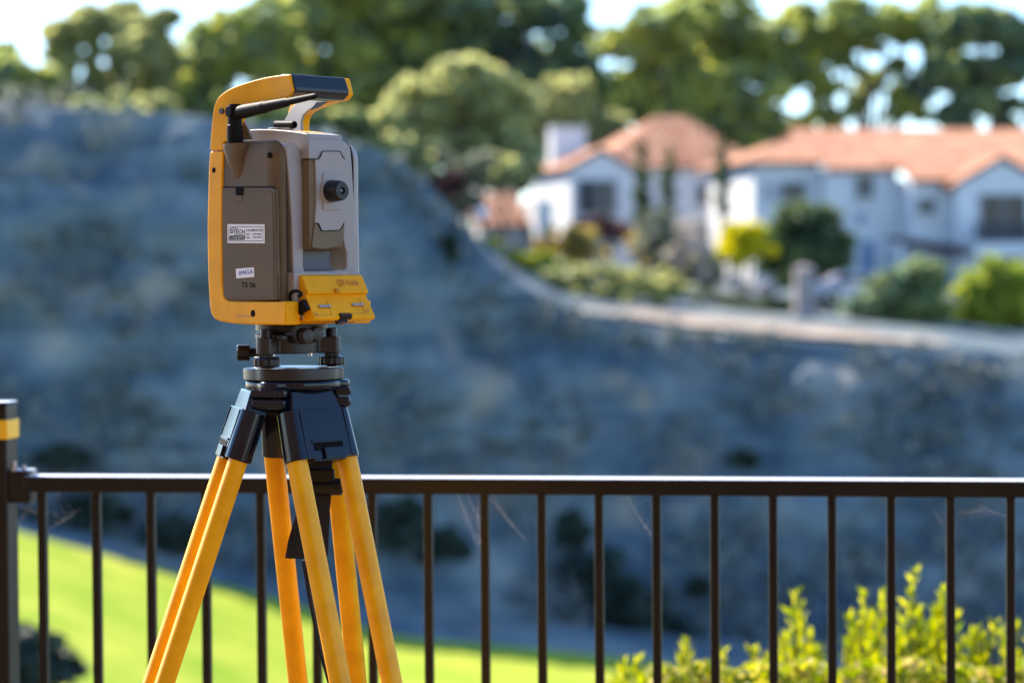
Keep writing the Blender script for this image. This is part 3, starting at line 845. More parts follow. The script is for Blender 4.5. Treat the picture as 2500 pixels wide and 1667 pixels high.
# ================================================================== tripod
TH = P(716, 930, 3.472)
TP = Frame((TH.x, TH.y, 0), 0.0)
tri = tag(empty('survey_tripod', TP), 'survey tripod with orange yellow twin tube legs and glossy black head', 'tripod')
def zh(y): return P(*z3(930, y), 3.472).z
HA = [R(8), R(128), R(248)]
zt_, zm_ = zh(652), zh(738)
bm = prism(lobed(.069, .060, .0215, HA, 96), 'z', zm_, zt_, bevel=.0075, seg=4)
head = obj('head', bm, M['gloss'], tri)
obj('head_disc', lathe((0, 0, zm_ - .006), (0, 0, 1), [(0, .050), (.010, .056)], n=48), M['black'], head)
zl_ = zh(915)
for a in HA:
    rot = Matrix.Rotation(a, 3, 'Z')
    c = rot @ Vector((.0700, 0, 0))
    hgt = zm_ - zl_
    obj('hinge_lug', box((c.x, c.y, zm_ - hgt * .21 + .002), (.022, .054, hgt * .44), bevel=.003, rot=rot), M['gloss'], head)
    obj('hinge_lug', box((c.x, c.y, zl_ + hgt * .29), (.021, .053, hgt * .54), bevel=.004, rot=rot), M['gloss'], head)
obj('centre_bolt', lathe((-.012, -.008, zl_ - .016), (0, 0, 1), [(0, .008), (.012, .008), (.013, .016), (.05, .016)], n=24), M['brass'], head)

LEGS = [R(196), R(316), R(76)]
TILTS = [R(19.0), R(16.1), R(15.6)]
for li, th in enumerate(LEGS):
    TILT = TILTS[li]
    dpl = Vector((math.cos(th), math.sin(th), 0)); p = Vector((-math.sin(th), math.cos(th), 0))
    ax = (dpl * math.sin(TILT) - Vector((0, 0, 1)) * math.cos(TILT)).normalized()
    nr = (dpl * math.cos(TILT) + Vector((0, 0, 1)) * math.sin(TILT)).normalized()
    h0 = dpl * .049 + Vector((-.0093, 0, zh(800)))
    rot = Matrix((p, nr, -ax)).transposed()
    total = (h0.z - 0.03) / math.cos(TILT)
    leg = obj('leg', bmesh.new(), M['leg'], tri)
    bm = bmesh.new()
    # head casting: outline across p (x) and along the leg (z), extruded through nr
    SEP = .047
    def sect(outl, t0, t1, bev, tp=0.0):
        b = prism(outl, 'y', t0, t1, bevel=bev, seg=3)
        for v in b.verts: v.co = rot @ Vector((v.co.x, v.co.y, v.co.z)) + h0
        return b
    hinge = [(-.043, .006), (.043, .006), (.046, -.008), (.050, -.028), (-.050, -.028), (-.046, -.008)]
    obj('hinge_block', sect(hinge, -.019, .013, .003), M['gloss'], leg)
    cb = prism(rrect(-.0590, -.0185, .0590, .0185, .0150, 5), 'z', -.022, -.094, bevel=.0016, seg=2)
    for v in cb.verts:
        f = 1 + (-v.co.z - .022) * .95
        v.co = rot @ Vector((v.co.x * f, v.co.y * (1 + (-v.co.z - .022) * .6), v.co.z)) + h0
    obj('leg_casting', cb, M['gloss'], leg)
    obj('casting_lip', sect([(-.030, -.093), (.030, -.093), (.028, -.098), (-.028, -.098)], -.016, .0185, .001), M['gloss'], leg)
    for s in (-1, 1): obj('casting_rib', sect([(s * .040, -.024), (s * .0415, -.024), (s * .0425, -.093), (s * .041, -.093)], -.0185, .0200, .0004), M['gloss'], leg)
    clip_o = [(-.027, -.120), (.027, -.120), (.030, -.124), (.030, -.157), (-.030, -.157), (-.030, -.124)]
    obj('clip_recess', sect([(-.027, -.072), (.027, -.072), (.027, -.083), (-.027, -.083)], .0175, .0200, 0), M['line'], leg)
    obj('clip_tab', sect([(-.012, -.080), (.027, -.080), (.029, -.096), (-.012, -.096)], .0178, .0240, .001), M['gloss'], leg)
    obj('clip_frame', sect([(-.030, -.068), (.030, -.068), (.030, -.071), (-.030, -.071)], .0178, .0212, .0006), M['gloss'], leg)
    for s in (-1, 1):
        a_ = h0 + p * (SEP * s) + ax * .088; b_ = h0 + p * (SEP * s) + ax * (total - .28)
        # slightly oval hollow tube with a moulded rib along its edges
        b = bmesh.new()
        n = 24
        r0 = []
        for q in (a_, b_):
            ring = []
            for i in range(n):
                t = 2 * math.pi * i / n
                rx, ry = .0145, .0135
                ex = math.copysign(abs(math.cos(t)) ** .8, math.cos(t)) * rx; ey = math.copysign(abs(math.sin(t)) ** .8, math.sin(t)) * ry
                ring.append(b.verts.new(q + p * ex + nr * ey))
            r0.append(ring)
        for i in range(n): b.faces.new((r0[0][i], r0[0][(i + 1) % n], r0[1][(i + 1) % n], r0[1][i]))
        b.faces.new(r0[0]); b.faces.new(r0[1][::-1])
        obj('leg_tube', finish(b, angle=60), M['leg'], leg)
    a_ = h0 + ax * .5; e_ = h0 + ax * (total - .05)
    mid_ = h0 + ax * (total - .34)
    obj('clamp', box(mid_ + ax * .02, (.13, .045, .09), bevel=.006, rot=rot), M['black'], leg)
    obj('lower_tube', tube([h0 + ax * (total - .40), e_], .016, n=16), M['leg'], leg)
    obj('foot', lathe(e_ - ax * .03, ax, [(0, .019), (.03, .019), (.045, .012), (.105, .002)], n=16), M['steel'], leg)

# carrying strap hanging under the head
SD = 3.50
def sp(x, y, D=SD): return TP.local(P(*z4(x, y), D))
strap = obj('carry_strap', ribbon([sp(1192, 100), sp(1195, 200), sp(1200, 330), sp(1215, 450), sp(1222, 600), sp(1232, 740)], (1, .25, 0), [.041, .040, .036, .024, .018, .010], .004), M['strap'], tri)
obj('strap_end', ribbon([sp(1085, 395, 3.47), sp(1078, 520, 3.47), sp(1068, 640, 3.465), sp(1064, 756, 3.46)], (1, .1, 0), [.006, .020, .031, .038], .003), M['strap'], strap)
obj('strap_edge', ribbon([sp(1120, 755, 3.47), sp(1150, 950, 3.475), sp(1185, 1130, 3.48), sp(1225, 1330, 3.485), sp(1272, 1500, 3.49), sp(1330, 1700, 3.5)], (.35, 1, 0), .028, .004), M['strap'], strap)
obj('strap_hook', lathe(sp(1150, 290), sp(1290, 288) - sp(1150, 290), [(0, .010), (.002, .0125), (.043, .0125), (.045, .009), (.052, .009)], n=20), M['black'], strap)
obj('strap_buckle', box(sp(1195, 235) + Vector((0, -.004, 0)), (.048, .010, .028), bevel=.002), M['black'], strap)
# serrated stitching on the webbing edges
for pts in ([(1063, 415), (1040, 580), (1014, 750)], [(1122, 800), (1165, 1000), (1210, 1230), (1268, 1480)]):
    b = bmesh.new()
    cc = catmull([tuple(sp(x, y, 3.462)) for x, y in pts], 14)
    for c in cc: box(c, (.003, .004, .0028), bm=b)
    obj('strap_stitching', finish(b, smooth=False), M['strap'], strap)

# ================================================================== land behind the railing
def lerp(a, b, t): return a + (b - a) * t
def interp(x, tab):
    if x <= tab[0][0]: return tab[0][1]
    for (x0, y0), (x1, y1) in zip(tab, tab[1:]):
        if x <= x1: return lerp(y0, y1, smoothstep((x - x0) / (x1 - x0)) * .4 + (x - x0) / (x1 - x0) * .6)
    return tab[-1][1]
def zpix(px, py, D): return P(px, py, D).z
CREST = [(-1500, 255), (-400, 262), (0, 250), (200, 262), (400, 275), (700, 308), (870, 345), (950, 380), (1000, 412), (1050, 452), (1100, 515), (1160, 590), (1220, 650), (1290, 705), (1380, 752), (1500, 778), (1700, 806), (2000, 832), (2300, 848), (2500, 868), (3200, 900), (4200, 900)]
TOE = [(-1500, 1250), (0, 1300), (500, 1395), (1000, 1560), (1500, 1652), (2500, 1690), (4200, 1690)]
def hash2(i, j, s=0):
    h = math.sin(i * 127.1 + j * 311.7 + s * 74.7) * 43758.5453
    return h - math.floor(h)
def vnoise(x, y, s=0):
    i, j = math.floor(x), math.floor(y); fx, fy = x - i, y - j
    fx, fy = fx * fx * (3 - 2 * fx), fy * fy * (3 - 2 * fy)
    return lerp(lerp(hash2(i, j, s), hash2(i + 1, j, s), fx), lerp(hash2(i, j + 1, s), hash2(i + 1, j + 1, s), fx), fy) - .5
def fbm(x, y, s=0): return vnoise(x, y, s) + .5 * vnoise(2 * x, 2 * y, s + 1) + .25 * vnoise(4 * x, 4 * y, s + 2)
def lawn_z(x, D): return max(-13.5, -8.415 - .3078 * max(-40, x) - .0325 * D) if x > -40 else 3.9
def lawn_z(x, D):
    xx = max(-22, min(16, x)); xx = xx if xx < -4 else -4 + (xx + 4) * .40
    return -7.98 - .3078 * xx - .0325 * D
def toe_D(px): return interp(px, [(-1500, 74.5), (0, 74.5), (1000, 78), (1500, 81.5), (4200, 81.5)])
def crest_D(px): return interp(px, [(-1500, 84), (900, 85), (1200, 88), (1600, 89.5), (4200, 89.5)])
def bench_z(px, D):
    """land behind the crest"""
    zc = zpix(px, interp(px, CREST), crest_D(px))
    t = max(0, min(1, (D - crest_D(px)) / 60.0))
    left = zc + 3.2 * t; right = max(zc, -1.5) + 2.4 * t
    k = smoothstep((px - 900) / 500)
    # the back land of the right side keeps to one level, so the hill dies out into the bench
    return lerp(left, lerp(right, 1.3, t * .8), k)
cols = [(-1500 + 5700 * i / 230) for i in range(231)]
def px_x(px, D): return (px - 1250) / FPX * D
rows = []
grid = []
for px in cols:
    colv = []
    tD, cD = toe_D(px), crest_D(px)
    zt0 = min(lawn_z(px_x(px, tD), tD), 99); zc = zpix(px, interp(px, CREST), cD)
    for D, z in ((5.2, -.06), (5.9, -.12), (7, -.35), (9, -1.0), (13, -2.3), (19, -4.2), (27, -6.2), (36, min(-7.4, lawn_z(px_x(px, 36), 36))), (46, lawn_z(px_x(px, 46), 46)), (60, lawn_z(px_x(px, 60), 60))):
        colv.append((px_x(px, D), D, z))
    N = 46
    for k in range(N + 1):
        t = k / N
        D = lerp(tD, cD, t)
        # steep face, softly rounded at top and bottom
        f = t + .10 * math.sin(2 * math.pi * t) * -.35
        z = lerp(zt0, zc, f)
        x = px_x(px, D)
        n = fbm(x * .35, z * .45, 3) * 1.15 + fbm(x * 1.1, z * 1.2, 9) * .45
        env = min(1, t * 5) * min(1, (1 - t) * 7)
        colv.append((x, D - n * 1.2 * env, z + n * .25 * env))
    for dd in (1.0, 2.5, 5, 9, 15, 24, 36, 50, 70, 95, 130):
        D = cD + dd
        x = px_x(px, D)
        colv.append((x, D, bench_z(px, D) - .05 + (.25 * fbm(x * .2, D * .2, 5) if dd > 4 else 0)))
    zl = colv[-1][2]
    for D in (300, 600, 1500, 4000, 7500): colv.append((px_x(px, D), D, zl - .5))
    grid.append(colv)
nr_ = len(grid[0]); nc = len(grid)
verts = [v for c in grid for v in c]
faces = [(i * nr_ + j, (i + 1) * nr_ + j, (i + 1) * nr_ + j + 1, i * nr_ + j + 1) for i in range(nc - 1) for j in range(nr_ - 1)]
me = bpy.data.meshes.new('hillside'); me.from_pydata(verts, [], faces); me.update()
for p in me.polygons: p.use_smooth = True
# land material: scrubby earth, browner and paler patches
m = bpy.data.materials.new('scrub_earth'); m.use_nodes = True
nt = m.node_tree; b = nt.nodes['Principled BSDF']; b.inputs['Roughness'].default_value = .95; b.inputs['Specular IOR Level'].default_value = .1
tc = nt.nodes.new('ShaderNodeTexCoord')
def noise(sc, det=5, rough=.55):
    n = nt.nodes.new('ShaderNodeTexNoise'); n.inputs['Scale'].default_value = sc; n.inputs['Detail'].default_value = det; n.inputs['Roughness'].default_value = rough
    nt.links.new(tc.outputs['Object'], n.inputs['Vector']); return n
def ramp(src, stops):
    r = nt.nodes.new('ShaderNodeValToRGB')
    while len(r.color_ramp.elements) < len(stops): r.color_ramp.elements.new(.5)
    for i, (p_, c_) in enumerate(stops): r.color_ramp.elements[i].position = p_; r.color_ramp.elements[i].color = (*c_, 1)
    nt.links.new(src, r.inputs['Fac']); return r
na, nb_ = noise(.30, 6), noise(1.1, 4)
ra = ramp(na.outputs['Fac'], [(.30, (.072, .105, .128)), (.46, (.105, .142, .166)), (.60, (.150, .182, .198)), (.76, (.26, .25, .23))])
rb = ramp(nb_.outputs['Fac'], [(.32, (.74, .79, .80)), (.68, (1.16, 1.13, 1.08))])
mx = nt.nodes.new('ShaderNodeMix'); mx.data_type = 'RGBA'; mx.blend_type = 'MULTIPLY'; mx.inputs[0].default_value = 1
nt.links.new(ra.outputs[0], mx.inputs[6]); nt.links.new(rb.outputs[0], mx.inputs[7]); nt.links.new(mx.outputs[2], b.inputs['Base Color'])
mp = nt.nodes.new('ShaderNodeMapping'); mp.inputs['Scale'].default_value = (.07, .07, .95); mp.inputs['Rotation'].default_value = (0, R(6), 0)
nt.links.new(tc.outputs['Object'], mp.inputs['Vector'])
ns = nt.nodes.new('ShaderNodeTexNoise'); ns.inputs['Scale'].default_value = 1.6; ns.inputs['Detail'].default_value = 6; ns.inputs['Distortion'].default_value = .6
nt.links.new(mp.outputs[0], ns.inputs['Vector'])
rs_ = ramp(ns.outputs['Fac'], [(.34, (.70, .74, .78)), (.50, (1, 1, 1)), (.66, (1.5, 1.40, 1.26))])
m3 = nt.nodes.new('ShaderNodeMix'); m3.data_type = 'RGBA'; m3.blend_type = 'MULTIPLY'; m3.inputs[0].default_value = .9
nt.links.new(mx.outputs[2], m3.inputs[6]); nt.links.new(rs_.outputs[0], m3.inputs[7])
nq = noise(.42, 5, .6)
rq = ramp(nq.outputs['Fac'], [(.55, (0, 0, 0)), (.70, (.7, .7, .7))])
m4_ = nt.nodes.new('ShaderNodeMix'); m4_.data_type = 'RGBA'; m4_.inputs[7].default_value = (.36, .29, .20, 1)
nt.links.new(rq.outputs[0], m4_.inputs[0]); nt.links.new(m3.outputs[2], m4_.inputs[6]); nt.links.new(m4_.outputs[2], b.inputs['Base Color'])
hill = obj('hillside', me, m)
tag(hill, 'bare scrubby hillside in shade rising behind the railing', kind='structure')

# sunlit lawn in the hollow, laid just over the land
lv, lf = [], []
LC = [(-1500 + 3300 * i / 80) for i in range(81)]
for px in LC:
    for k in range(25):
        D = lerp(38, toe_D(px) - interp(px, [(-1500, 5.0), (0, 5.0), (700, 5.2), (1000, 7.0), (1500, 9.5), (1800, 9.5)]), k / 24)
        x = px_x(px, D)
        lv.append((x, D, lawn_z(x, D) + .10 + .05 * fbm(x * .3, D * .3, 2)))
for i in range(80):
    for j in range(24): lf.append((i * 25 + j, (i + 1) * 25 + j, (i + 1) * 25 + j + 1, i * 25 + j + 1))
me = bpy.data.meshes.new('lawn'); me.from_pydata(lv, [], lf)
for p in me.polygons: p.use_smooth = True
M['lawn'] = pmat('mown_grass', (.19, .30, .008), .8, scale=.5, col2=(.38, .40, .04), spec=.1, detail=9, lo=.30, hi=.72)
tag(obj('lawn', me, M['lawn']), 'bright sunlit mown lawn in the hollow at lower left', kind='structure')

# pale track along the edge of the bench
tv, tf = [], []
TPX = [(1420 + 900 * i / 90) for i in range(91)]
for px in TPX:
    for k in range(6):
        D = crest_D(px) + .3 + (1.0 + 4.0 * smoothstep((px - 1420) / 200) * (1 - smoothstep((px - 1900) / 420))) * k / 5
        tv.append((px_x(px, D), D, bench_z(px, D) + .12 + .04 * hash2(px, k)))
for i in range(90):
    for j in range(5): tf.append((i * 6 + j, (i + 1) * 6 + j, (i + 1) * 6 + j + 1, i * 6 + j + 1))
me = bpy.data.meshes.new('track'); me.from_pydata(tv, [], tf)
for p in me.polygons: p.use_smooth = True
M['track'] = pmat('pale_gravel', (.20, .16, .125), .9, scale=.45, col2=(.46, .37, .29), spec=.1)
tag(obj('track', me, M['track']), 'pale gravel track along the edge of the bench', kind='structure')

def ground(px, D):
    tD, cD = toe_D(px), crest_D(px)
    if D > cD: return bench_z(px, D)
    if D > tD:
        t = (D - tD) / (cD - tD); return lerp(lawn_z(px_x(px, tD), tD), zpix(px, interp(px, CREST), cD), t)
    return lawn_z(px_x(px, D), D)

# ================================================================== foliage
def leaf_mesh(name, centers, sizes, seed, flat=0.0, aspect=1.0, up=0.0):
    """one leaf-sized quad for every centre"""
    rng = np.random.default_rng(seed)
    c = np.asarray(centers, dtype=np.float64); n = len(c)
    s = np.asarray(sizes, dtype=np.float64).reshape(-1, 1)
    a = rng.normal(size=(n, 3)); a[:, 2] += up; a /= np.linalg.norm(a, axis=1, keepdims=True)
    b = rng.normal(size=(n, 3)); b[:, 2] *= (1 - flat)
    b -= a * np.sum(a * b, axis=1, keepdims=True); b /= np.linalg.norm(b, axis=1, keepdims=True)
    a = a * s * .5 * aspect; b = b * s * .5
    v = np.stack([c - a - b * .6, c + a * .2 - b, c + a, c - a * .1 + b], axis=1).reshape(-1, 3)
    me = bpy.data.meshes.new(name)
    me.vertices.add(4 * n); me.vertices.foreach_set('co', v.ravel())
    me.loops.add(4 * n); me.loops.foreach_set('vertex_index', np.arange(4 * n, dtype=np.int32))
    me.polygons.add(n); me.polygons.foreach_set('loop_start', np.arange(0, 4 * n, 4, dtype=np.int32))
    me.polygons.foreach_set('loop_total', np.full(n, 4, dtype=np.int32))
    me.update(); me.validate()
    return me

def clump_points(blobs, per, rng, shell=.55):
    """points in clumps spread through ellipsoids (cx,cy,cz,rx,ry,rz)"""
    out = []
    for (cx, cy, cz, rx, ry, rz, k) in blobs:
        nclump = max(3, int(k))
        d = rng.normal(size=(nclump, 3)); d /= np.linalg.norm(d, axis=1, keepdims=True)
        r = (shell + (1 - shell) * rng.random((nclump, 1)) ** .6)
        cen = np.array([cx, cy, cz]) + d * r * np.array([rx, ry, rz])
        cr = .30 * min(rx, rz) * (.6 + .8 * rng.random((nclump, 1)))
        for i in range(nclump):
            p = rng.normal(size=(per, 3)) * .5 * cr[i] * np.array([1.25, 1.25, .8])
            out.append(cen[i] + p)
    return np.concatenate(out)

GREENS = {
    'pine': leafmat('pine_leaf', [(.075, .125, .115), (.17, .215, .11), (.40, .41, .10), (.62, .58, .13)], .44),
    'cypress': leafmat('dark_leaf', [(.055, .10, .11), (.105, .16, .115), (.23, .27, .10), (.42, .43, .11)], .44),
    'oak': leafmat('olive_leaf', [(.13, .165, .10), (.25, .265, .125), (.37, .365, .15), (.48, .44, .19)], .44),
    'bush': leafmat('bush_leaf', [(.028, .060, .036), (.050, .085, .040), (.095, .13, .048), (.17, .20, .06)], .34),
    'yellow': leafmat('yellow_leaf', [(.34, .32, .012), (.46, .42, .015), (.55, .49, .02), (.62, .54, .03)], .42),
    'lime': leafmat('lime_leaf', [(.10, .15, .030), (.19, .24, .040), (.32, .35, .045), (.46, .46, .05)], .36),
    'sage': leafmat('sage_leaf', [(.10, .12, .085), (.17, .19, .125), (.26, .26, .17), (.36, .33, .23)], .25),
    'ochre': leafmat('ochre_leaf', [(.22, .17, .06), (.34, .26, .08), (.44, .34, .11), (.52, .43, .17)], .42),
    'maroon': leafmat('maroon_leaf', [(.045, .022, .024), (.085, .036, .036), (.15, .07, .06), (.24, .14, .11)], .2),
    'pale': leafmat('pale_grey_leaf', [(.24, .22, .20), (.34, .31, .28), (.44, .40, .36), (.52, .46, .40)], .3),
    'scrub': leafmat('scrub_leaf', [(.015, .034, .030), (.026, .050, .040), (.045, .07, .052), (.08, .10, .075)], .15),
    'hillsage': leafmat('hill_sage_leaf', [(.09, .12, .12), (.14, .17, .165), (.20, .22, .20), (.28, .27, .23)], .15),
}
M['bark'] = pmat('bark', (.10, .078, .062), .9, var=.3, scale=3, bump=.5, bscale=14)

def tree(name, label, px, D, top, blobs_px, leaf, lsize, per, seed, group=None, cat='tree', trunk_r=.35, base=None, nlimb=5, trunk_px=None):
    """blobs_px: (px, py, rx px, ry px, depth factor, clumps)"""
    rng = np.random.default_rng(seed); pr = random.Random(seed)
    z0 = ground(px, D) if base is None else base
    x0 = px_x(px, D)
    root = tag(empty(name, (x0, D, z0)), label, cat, group)
    k = D / FPX
    blobs = []
    for (bx, by, rx, ry, dy, nclump) in blobs_px:
        c = P(bx, by, D + dy)
        blobs.append((c.x - x0, c.y - D, c.z - z0, rx * k, rx * k * .8, ry * k, nclump))
    pts = clump_points(blobs, per, rng)
    pts = pts[pts[:, 2] > .05]
    sz = lsize * (.6 + .8 * rng.random(len(pts)))
    obj('crown', leaf_mesh('crown', pts, sz, seed, aspect=1.3), leaf, root)
    bm = bmesh.new()
    topz = max(b_[2] for b_ in blobs)
    mx_ = sum(b_[0] for b_ in blobs) / len(blobs)
    path = [Vector((0, 0, -.4))]
    for t in (.2, .45, .7, 1.0): path.append(Vector((mx_ * t * t * .6 + pr.uniform(-.3, .3) * trunk_r * 2, pr.uniform(-.3, .3), topz * t * .92)))
    tube(path, [trunk_r * 1.25, trunk_r, trunk_r * .8, trunk_r * .55, trunk_r * .2], n=9, bm=bm)
    tr = obj('trunk', finish(bm), M['bark'], root)
    for b_ in blobs[:nlimb * 3]:
        st = path[pr.choice((1, 2, 3))]
        e = Vector(b_[:3]); mid_ = st.lerp(e, .5) + Vector((pr.uniform(-.4, .4), pr.uniform(-.4, .4), pr.uniform(-.2, .6)))
        obj('limb', tube([st, mid_, e], [trunk_r * .45, trunk_r * .3, trunk_r * .1], n=6), M['bark'], root)
    return root

def shrub(name, label, px, py_base, D, blobs_px, leaf, lsize, per, seed, group=None, cat='shrub', base=None):
    rng = np.random.default_rng(seed); pr = random.Random(seed)
    x0 = px_x(px, D); z0 = ground(px, D) if base is None else base
    root = tag(empty(name, (x0, D, z0)), label, cat, group)
    k = D / FPX
    blobs = []
    for (bx, by, rx, ry, dy, nclump) in blobs_px:
        c = P(bx, by, D + dy)
        blobs.append((c.x - x0, c.y - D, c.z - z0, rx * k, rx * k * .8, ry * k, nclump))
    pts = clump_points(blobs, per, rng, .5)
    obj('foliage', leaf_mesh('foliage', pts, lsize * (.6 + .8 * rng.random(len(pts))), seed, aspect=1.3), leaf, root)
    bm = bmesh.new()
    for b_ in blobs:
        for q in range(3):
            e = Vector((b_[0] + pr.uniform(-.5, .5) * b_[3], b_[1] + pr.uniform(-.4, .4) * b_[4], b_[2] + .3 * b_[5]))
            tube([Vector((e.x * .3, e.y * .3, -.1)), Vector((e.x * .7, e.y * .7, e.z * .5)), e], [.05, .035, .012], n=5, bm=bm)
    obj('stems', finish(bm), M['bark'], root)
    return root

TG = 'trees on the skyline'
tree('pine_tree', 'small dark conifer at the far left edge of the skyline', 20, 150, 0,
     [(-20, 190, 70, 60, 0, 26), (60, 230, 60, 45, 2, 20), (-70, 120, 60, 70, 3, 20), (40, 290, 90, 40, 0, 22), (-110, 240, 80, 70, 0, 20), (90, 205, 50, 40, 2, 14), (20, 150, 40, 40, 2, 10)], GREENS['pine'], .55, 84, 11, TG)
tree('pine_tree', 'open olive tree with sky gaps left of the instrument handle', 210, 155, 0,
     [(190, 60, 80, 45, 0, 24), (150, 110, 45, 45, 0, 14), (290, 40, 60, 38, 2, 16), (340, 85, 70, 50, 0, 20), (180, 200, 70, 55, 0, 20), (330, 120, 60, 35, -2, 14), (130, 270, 90, 45, 0, 22), (250, 270, 90, 40, 0, 22), (395, 60, 40, 40, 0, 9), (225, 130, 30, 26, 0, 5), (268, 150, 22, 34, 0, 5), (310, 175, 30, 22, 0, 5), (230, 205, 24, 20, 0, 4), (300, 215, 60, 40, 2, 14), (400, 150, 46, 44, 2, 12), (370, 215, 50, 40, 2, 12)], GREENS['oak'], .55, 84, 12, TG)
tree('pine_tree', 'yellow green pine just above the instrument handle', 520, 160, 0,
     [(560, 120, 110, 65, 0, 34), (470, 170, 80, 60, 2, 24), (640, 60, 110, 60, 0, 30), (520, 240, 110, 60, 0, 30), (650, 150, 100, 60, 3, 26), (420, 240, 70, 50, 0, 16), (440, 290, 80, 40, 0, 18), (600, 290, 130, 50, 0, 30)], GREENS['pine'], .55, 84, 13, TG)
tree('cypress_tree', 'tallest dark tree above and right of the instrument handle', 850, 170, 0,
     [(760, -20, 140, 80, 0, 36), (700, 70, 90, 50, -3, 24), (900, 40, 130, 80, 2, 36), (820, 130, 130, 80, 0, 36), (980, -40, 150, 90, 0, 36), (1000, 100, 120, 80, 3, 34), (880, 220, 130, 80, 0, 34), (740, 240, 110, 70, 0, 26)], GREENS['pine'], .6, 100, 14, TG, trunk_r=.6)
tree('cypress_tree', 'dense dark tree behind the round olive tree', 1220, 172, 0,
     [(1000, 190, 60, 55, 0, 18), (955, 125, 50, 42, 0, 12), (1180, 0, 140, 85, 0, 38), (1330, 20, 95, 60, 0, 26), (1240, 150, 110, 65, 3, 30), (1390, 130, 75, 70, 0, 20), (1150, 110, 90, 55, 0, 22), (1300, 230, 150, 70, 0, 38), (1420, 60, 30, 22, 0, 6), (1430, 250, 90, 70, 0, 24), (1380, 320, 120, 60, 0, 26), (1180, 300, 150, 70, 3, 34)], GREENS['cypress'], .6, 100, 15, TG, trunk_r=.6)
tree('oak_tree', 'round olive green tree standing before the dark trees', 1130, 118, 0,
     [(1120, 210, 120, 62, 0, 40), (1020, 260, 85, 65, 0, 28), (1220, 260, 90, 65, 0, 28), (1110, 300, 150, 80, 2, 44), (1010, 350, 80, 50, 0, 20), (1230, 350, 80, 60, 0, 20), (1130, 370, 120, 40, 0, 22)], GREENS['oak'], .40, 120, 16, TG)
tree('cypress_tree', 'dark rounded tree left of the tiled hip roof', 1390, 158, 0,
     [(1380, 250, 60, 60, 0, 20), (1450, 300, 80, 55, 0, 24), (1330, 300, 70, 50, 0, 20), (1400, 340, 100, 40, 0, 22)], GREENS['oak'], .5, 110, 17, TG)
tree('stone_pine', 'broad pine with sunlit yellow green crown right of the sky gap', 1640, 165, 0,
     [(1620, 60, 90, 45, -3, 28), (1530, 110, 85, 40, -2, 24), (1740, 30, 120, 60, 0, 34), (1600, 160, 100, 60, 0, 28), (1760, 130, 110, 80, 3, 34), (1560, 230, 90, 60, 0, 24), (1700, 240, 110, 70, 0, 34), (1820, 230, 100, 70, 0, 28), (1640, 300, 120, 60, 2, 30), (1830, 310, 110, 50, 2, 26), (1820, 355, 110, 40, 2, 26), (1930, 300, 60, 30, 2, 12)], GREENS['pine'], .58, 100, 18, TG, trunk_r=.6)
tree('stone_pine', 'wide flat topped pine with bare trunks over the right roof', 2120, 168, 0,
     [(1940, 70, 100, 50, 0, 28), (2100, 40, 120, 45, -2, 34), (2240, 50, 90, 55, 0, 26), (2010, 110, 90, 40, 0, 22), (2160, 95, 110, 32, 0, 24), (2310, 120, 60, 40, 0, 14), (1990, 215, 50, 40, 0, 12), (1930, 150, 70, 60, 0, 20), (2130, 200, 45, 26, 2, 8), (2020, 290, 60, 30, 0, 12), (2230, 270, 50, 40, 0, 10), (2065, 165, 36, 24, 0, 6), (2185, 165, 34, 22, 0, 6), (2100, 255, 26, 36, 0, 6), (2175, 230, 24, 30, 0, 5)], GREENS['pine'], .58, 100, 19, TG, trunk_r=.55)
tree('stone_pine', 'pine with drooping dark crown at the far right edge', 2440, 162, 0,
     [(2350, 55, 90, 40, 0, 24), (2460, 80, 80, 45, 0, 22), (2300, 160, 60, 55, 0, 16), (2390, 190, 70, 50, 2, 18), (2450, 160, 60, 50, 0, 14), (2360, 270, 80, 45, 0, 22), (2480, 280, 80, 40, 0, 18), (2560, 120, 90, 70, 0, 22), (2250, 215, 40, 45, 2, 8)], GREENS['cypress'], .55, 110, 20, TG)
for i, (px, top, w_, D, s_, lab) in enumerate(((1962, 200, 20, 170, 31, 'bare grey trunk left of centre under the flat pine'), (2262, 150, 16, 172, 33, 'bare slanting trunk at the right under the flat pine'))):
    pass
# low ridge line shrubs
RG = 'shrubs along the ridge'
for i, (px, py, rx, ry, D, lf, lab) in enumerate((
        (330, 262, 130, 30, 100, 'oak', 'low olive scrub on the ridge left of the handle'),
        (120, 240, 110, 26, 104, 'sage', 'low grey scrub at the left end of the ridge'),
        (800, 300, 110, 36, 100, 'bush', 'dark low shrub on the ridge right of the handle'),
        (900, 300, 80, 40, 104, 'oak', 'pale olive shrub on the ridge beside the round tree'),
        (985, 385, 90, 46, 103, 'oak', 'olive scrub mass right of the instrument on the hill shoulder'),
        (1100, 488, 70, 40, 108, 'sage', 'grey sage scrub at the foot of the hill shoulder'),
        (1075, 450, 60, 34, 104, 'maroon', 'reddish scrub low on the hill shoulder'),
        (1120, 410, 120, 40, 108, 'sage', 'sage green hedge on the slope below the round tree'),
        (1250, 420, 80, 38, 112, 'oak', 'olive hedge left of the white chimney house'))):
    shrub('ridge_shrub', lab, px, py, D, [(px - rx * .5, py, rx * .6, ry, 0, 16), (px + rx * .4, py + 4, rx * .6, ry * .9, 1, 16)], GREENS[lf], .32, 60, 40 + i, RG)

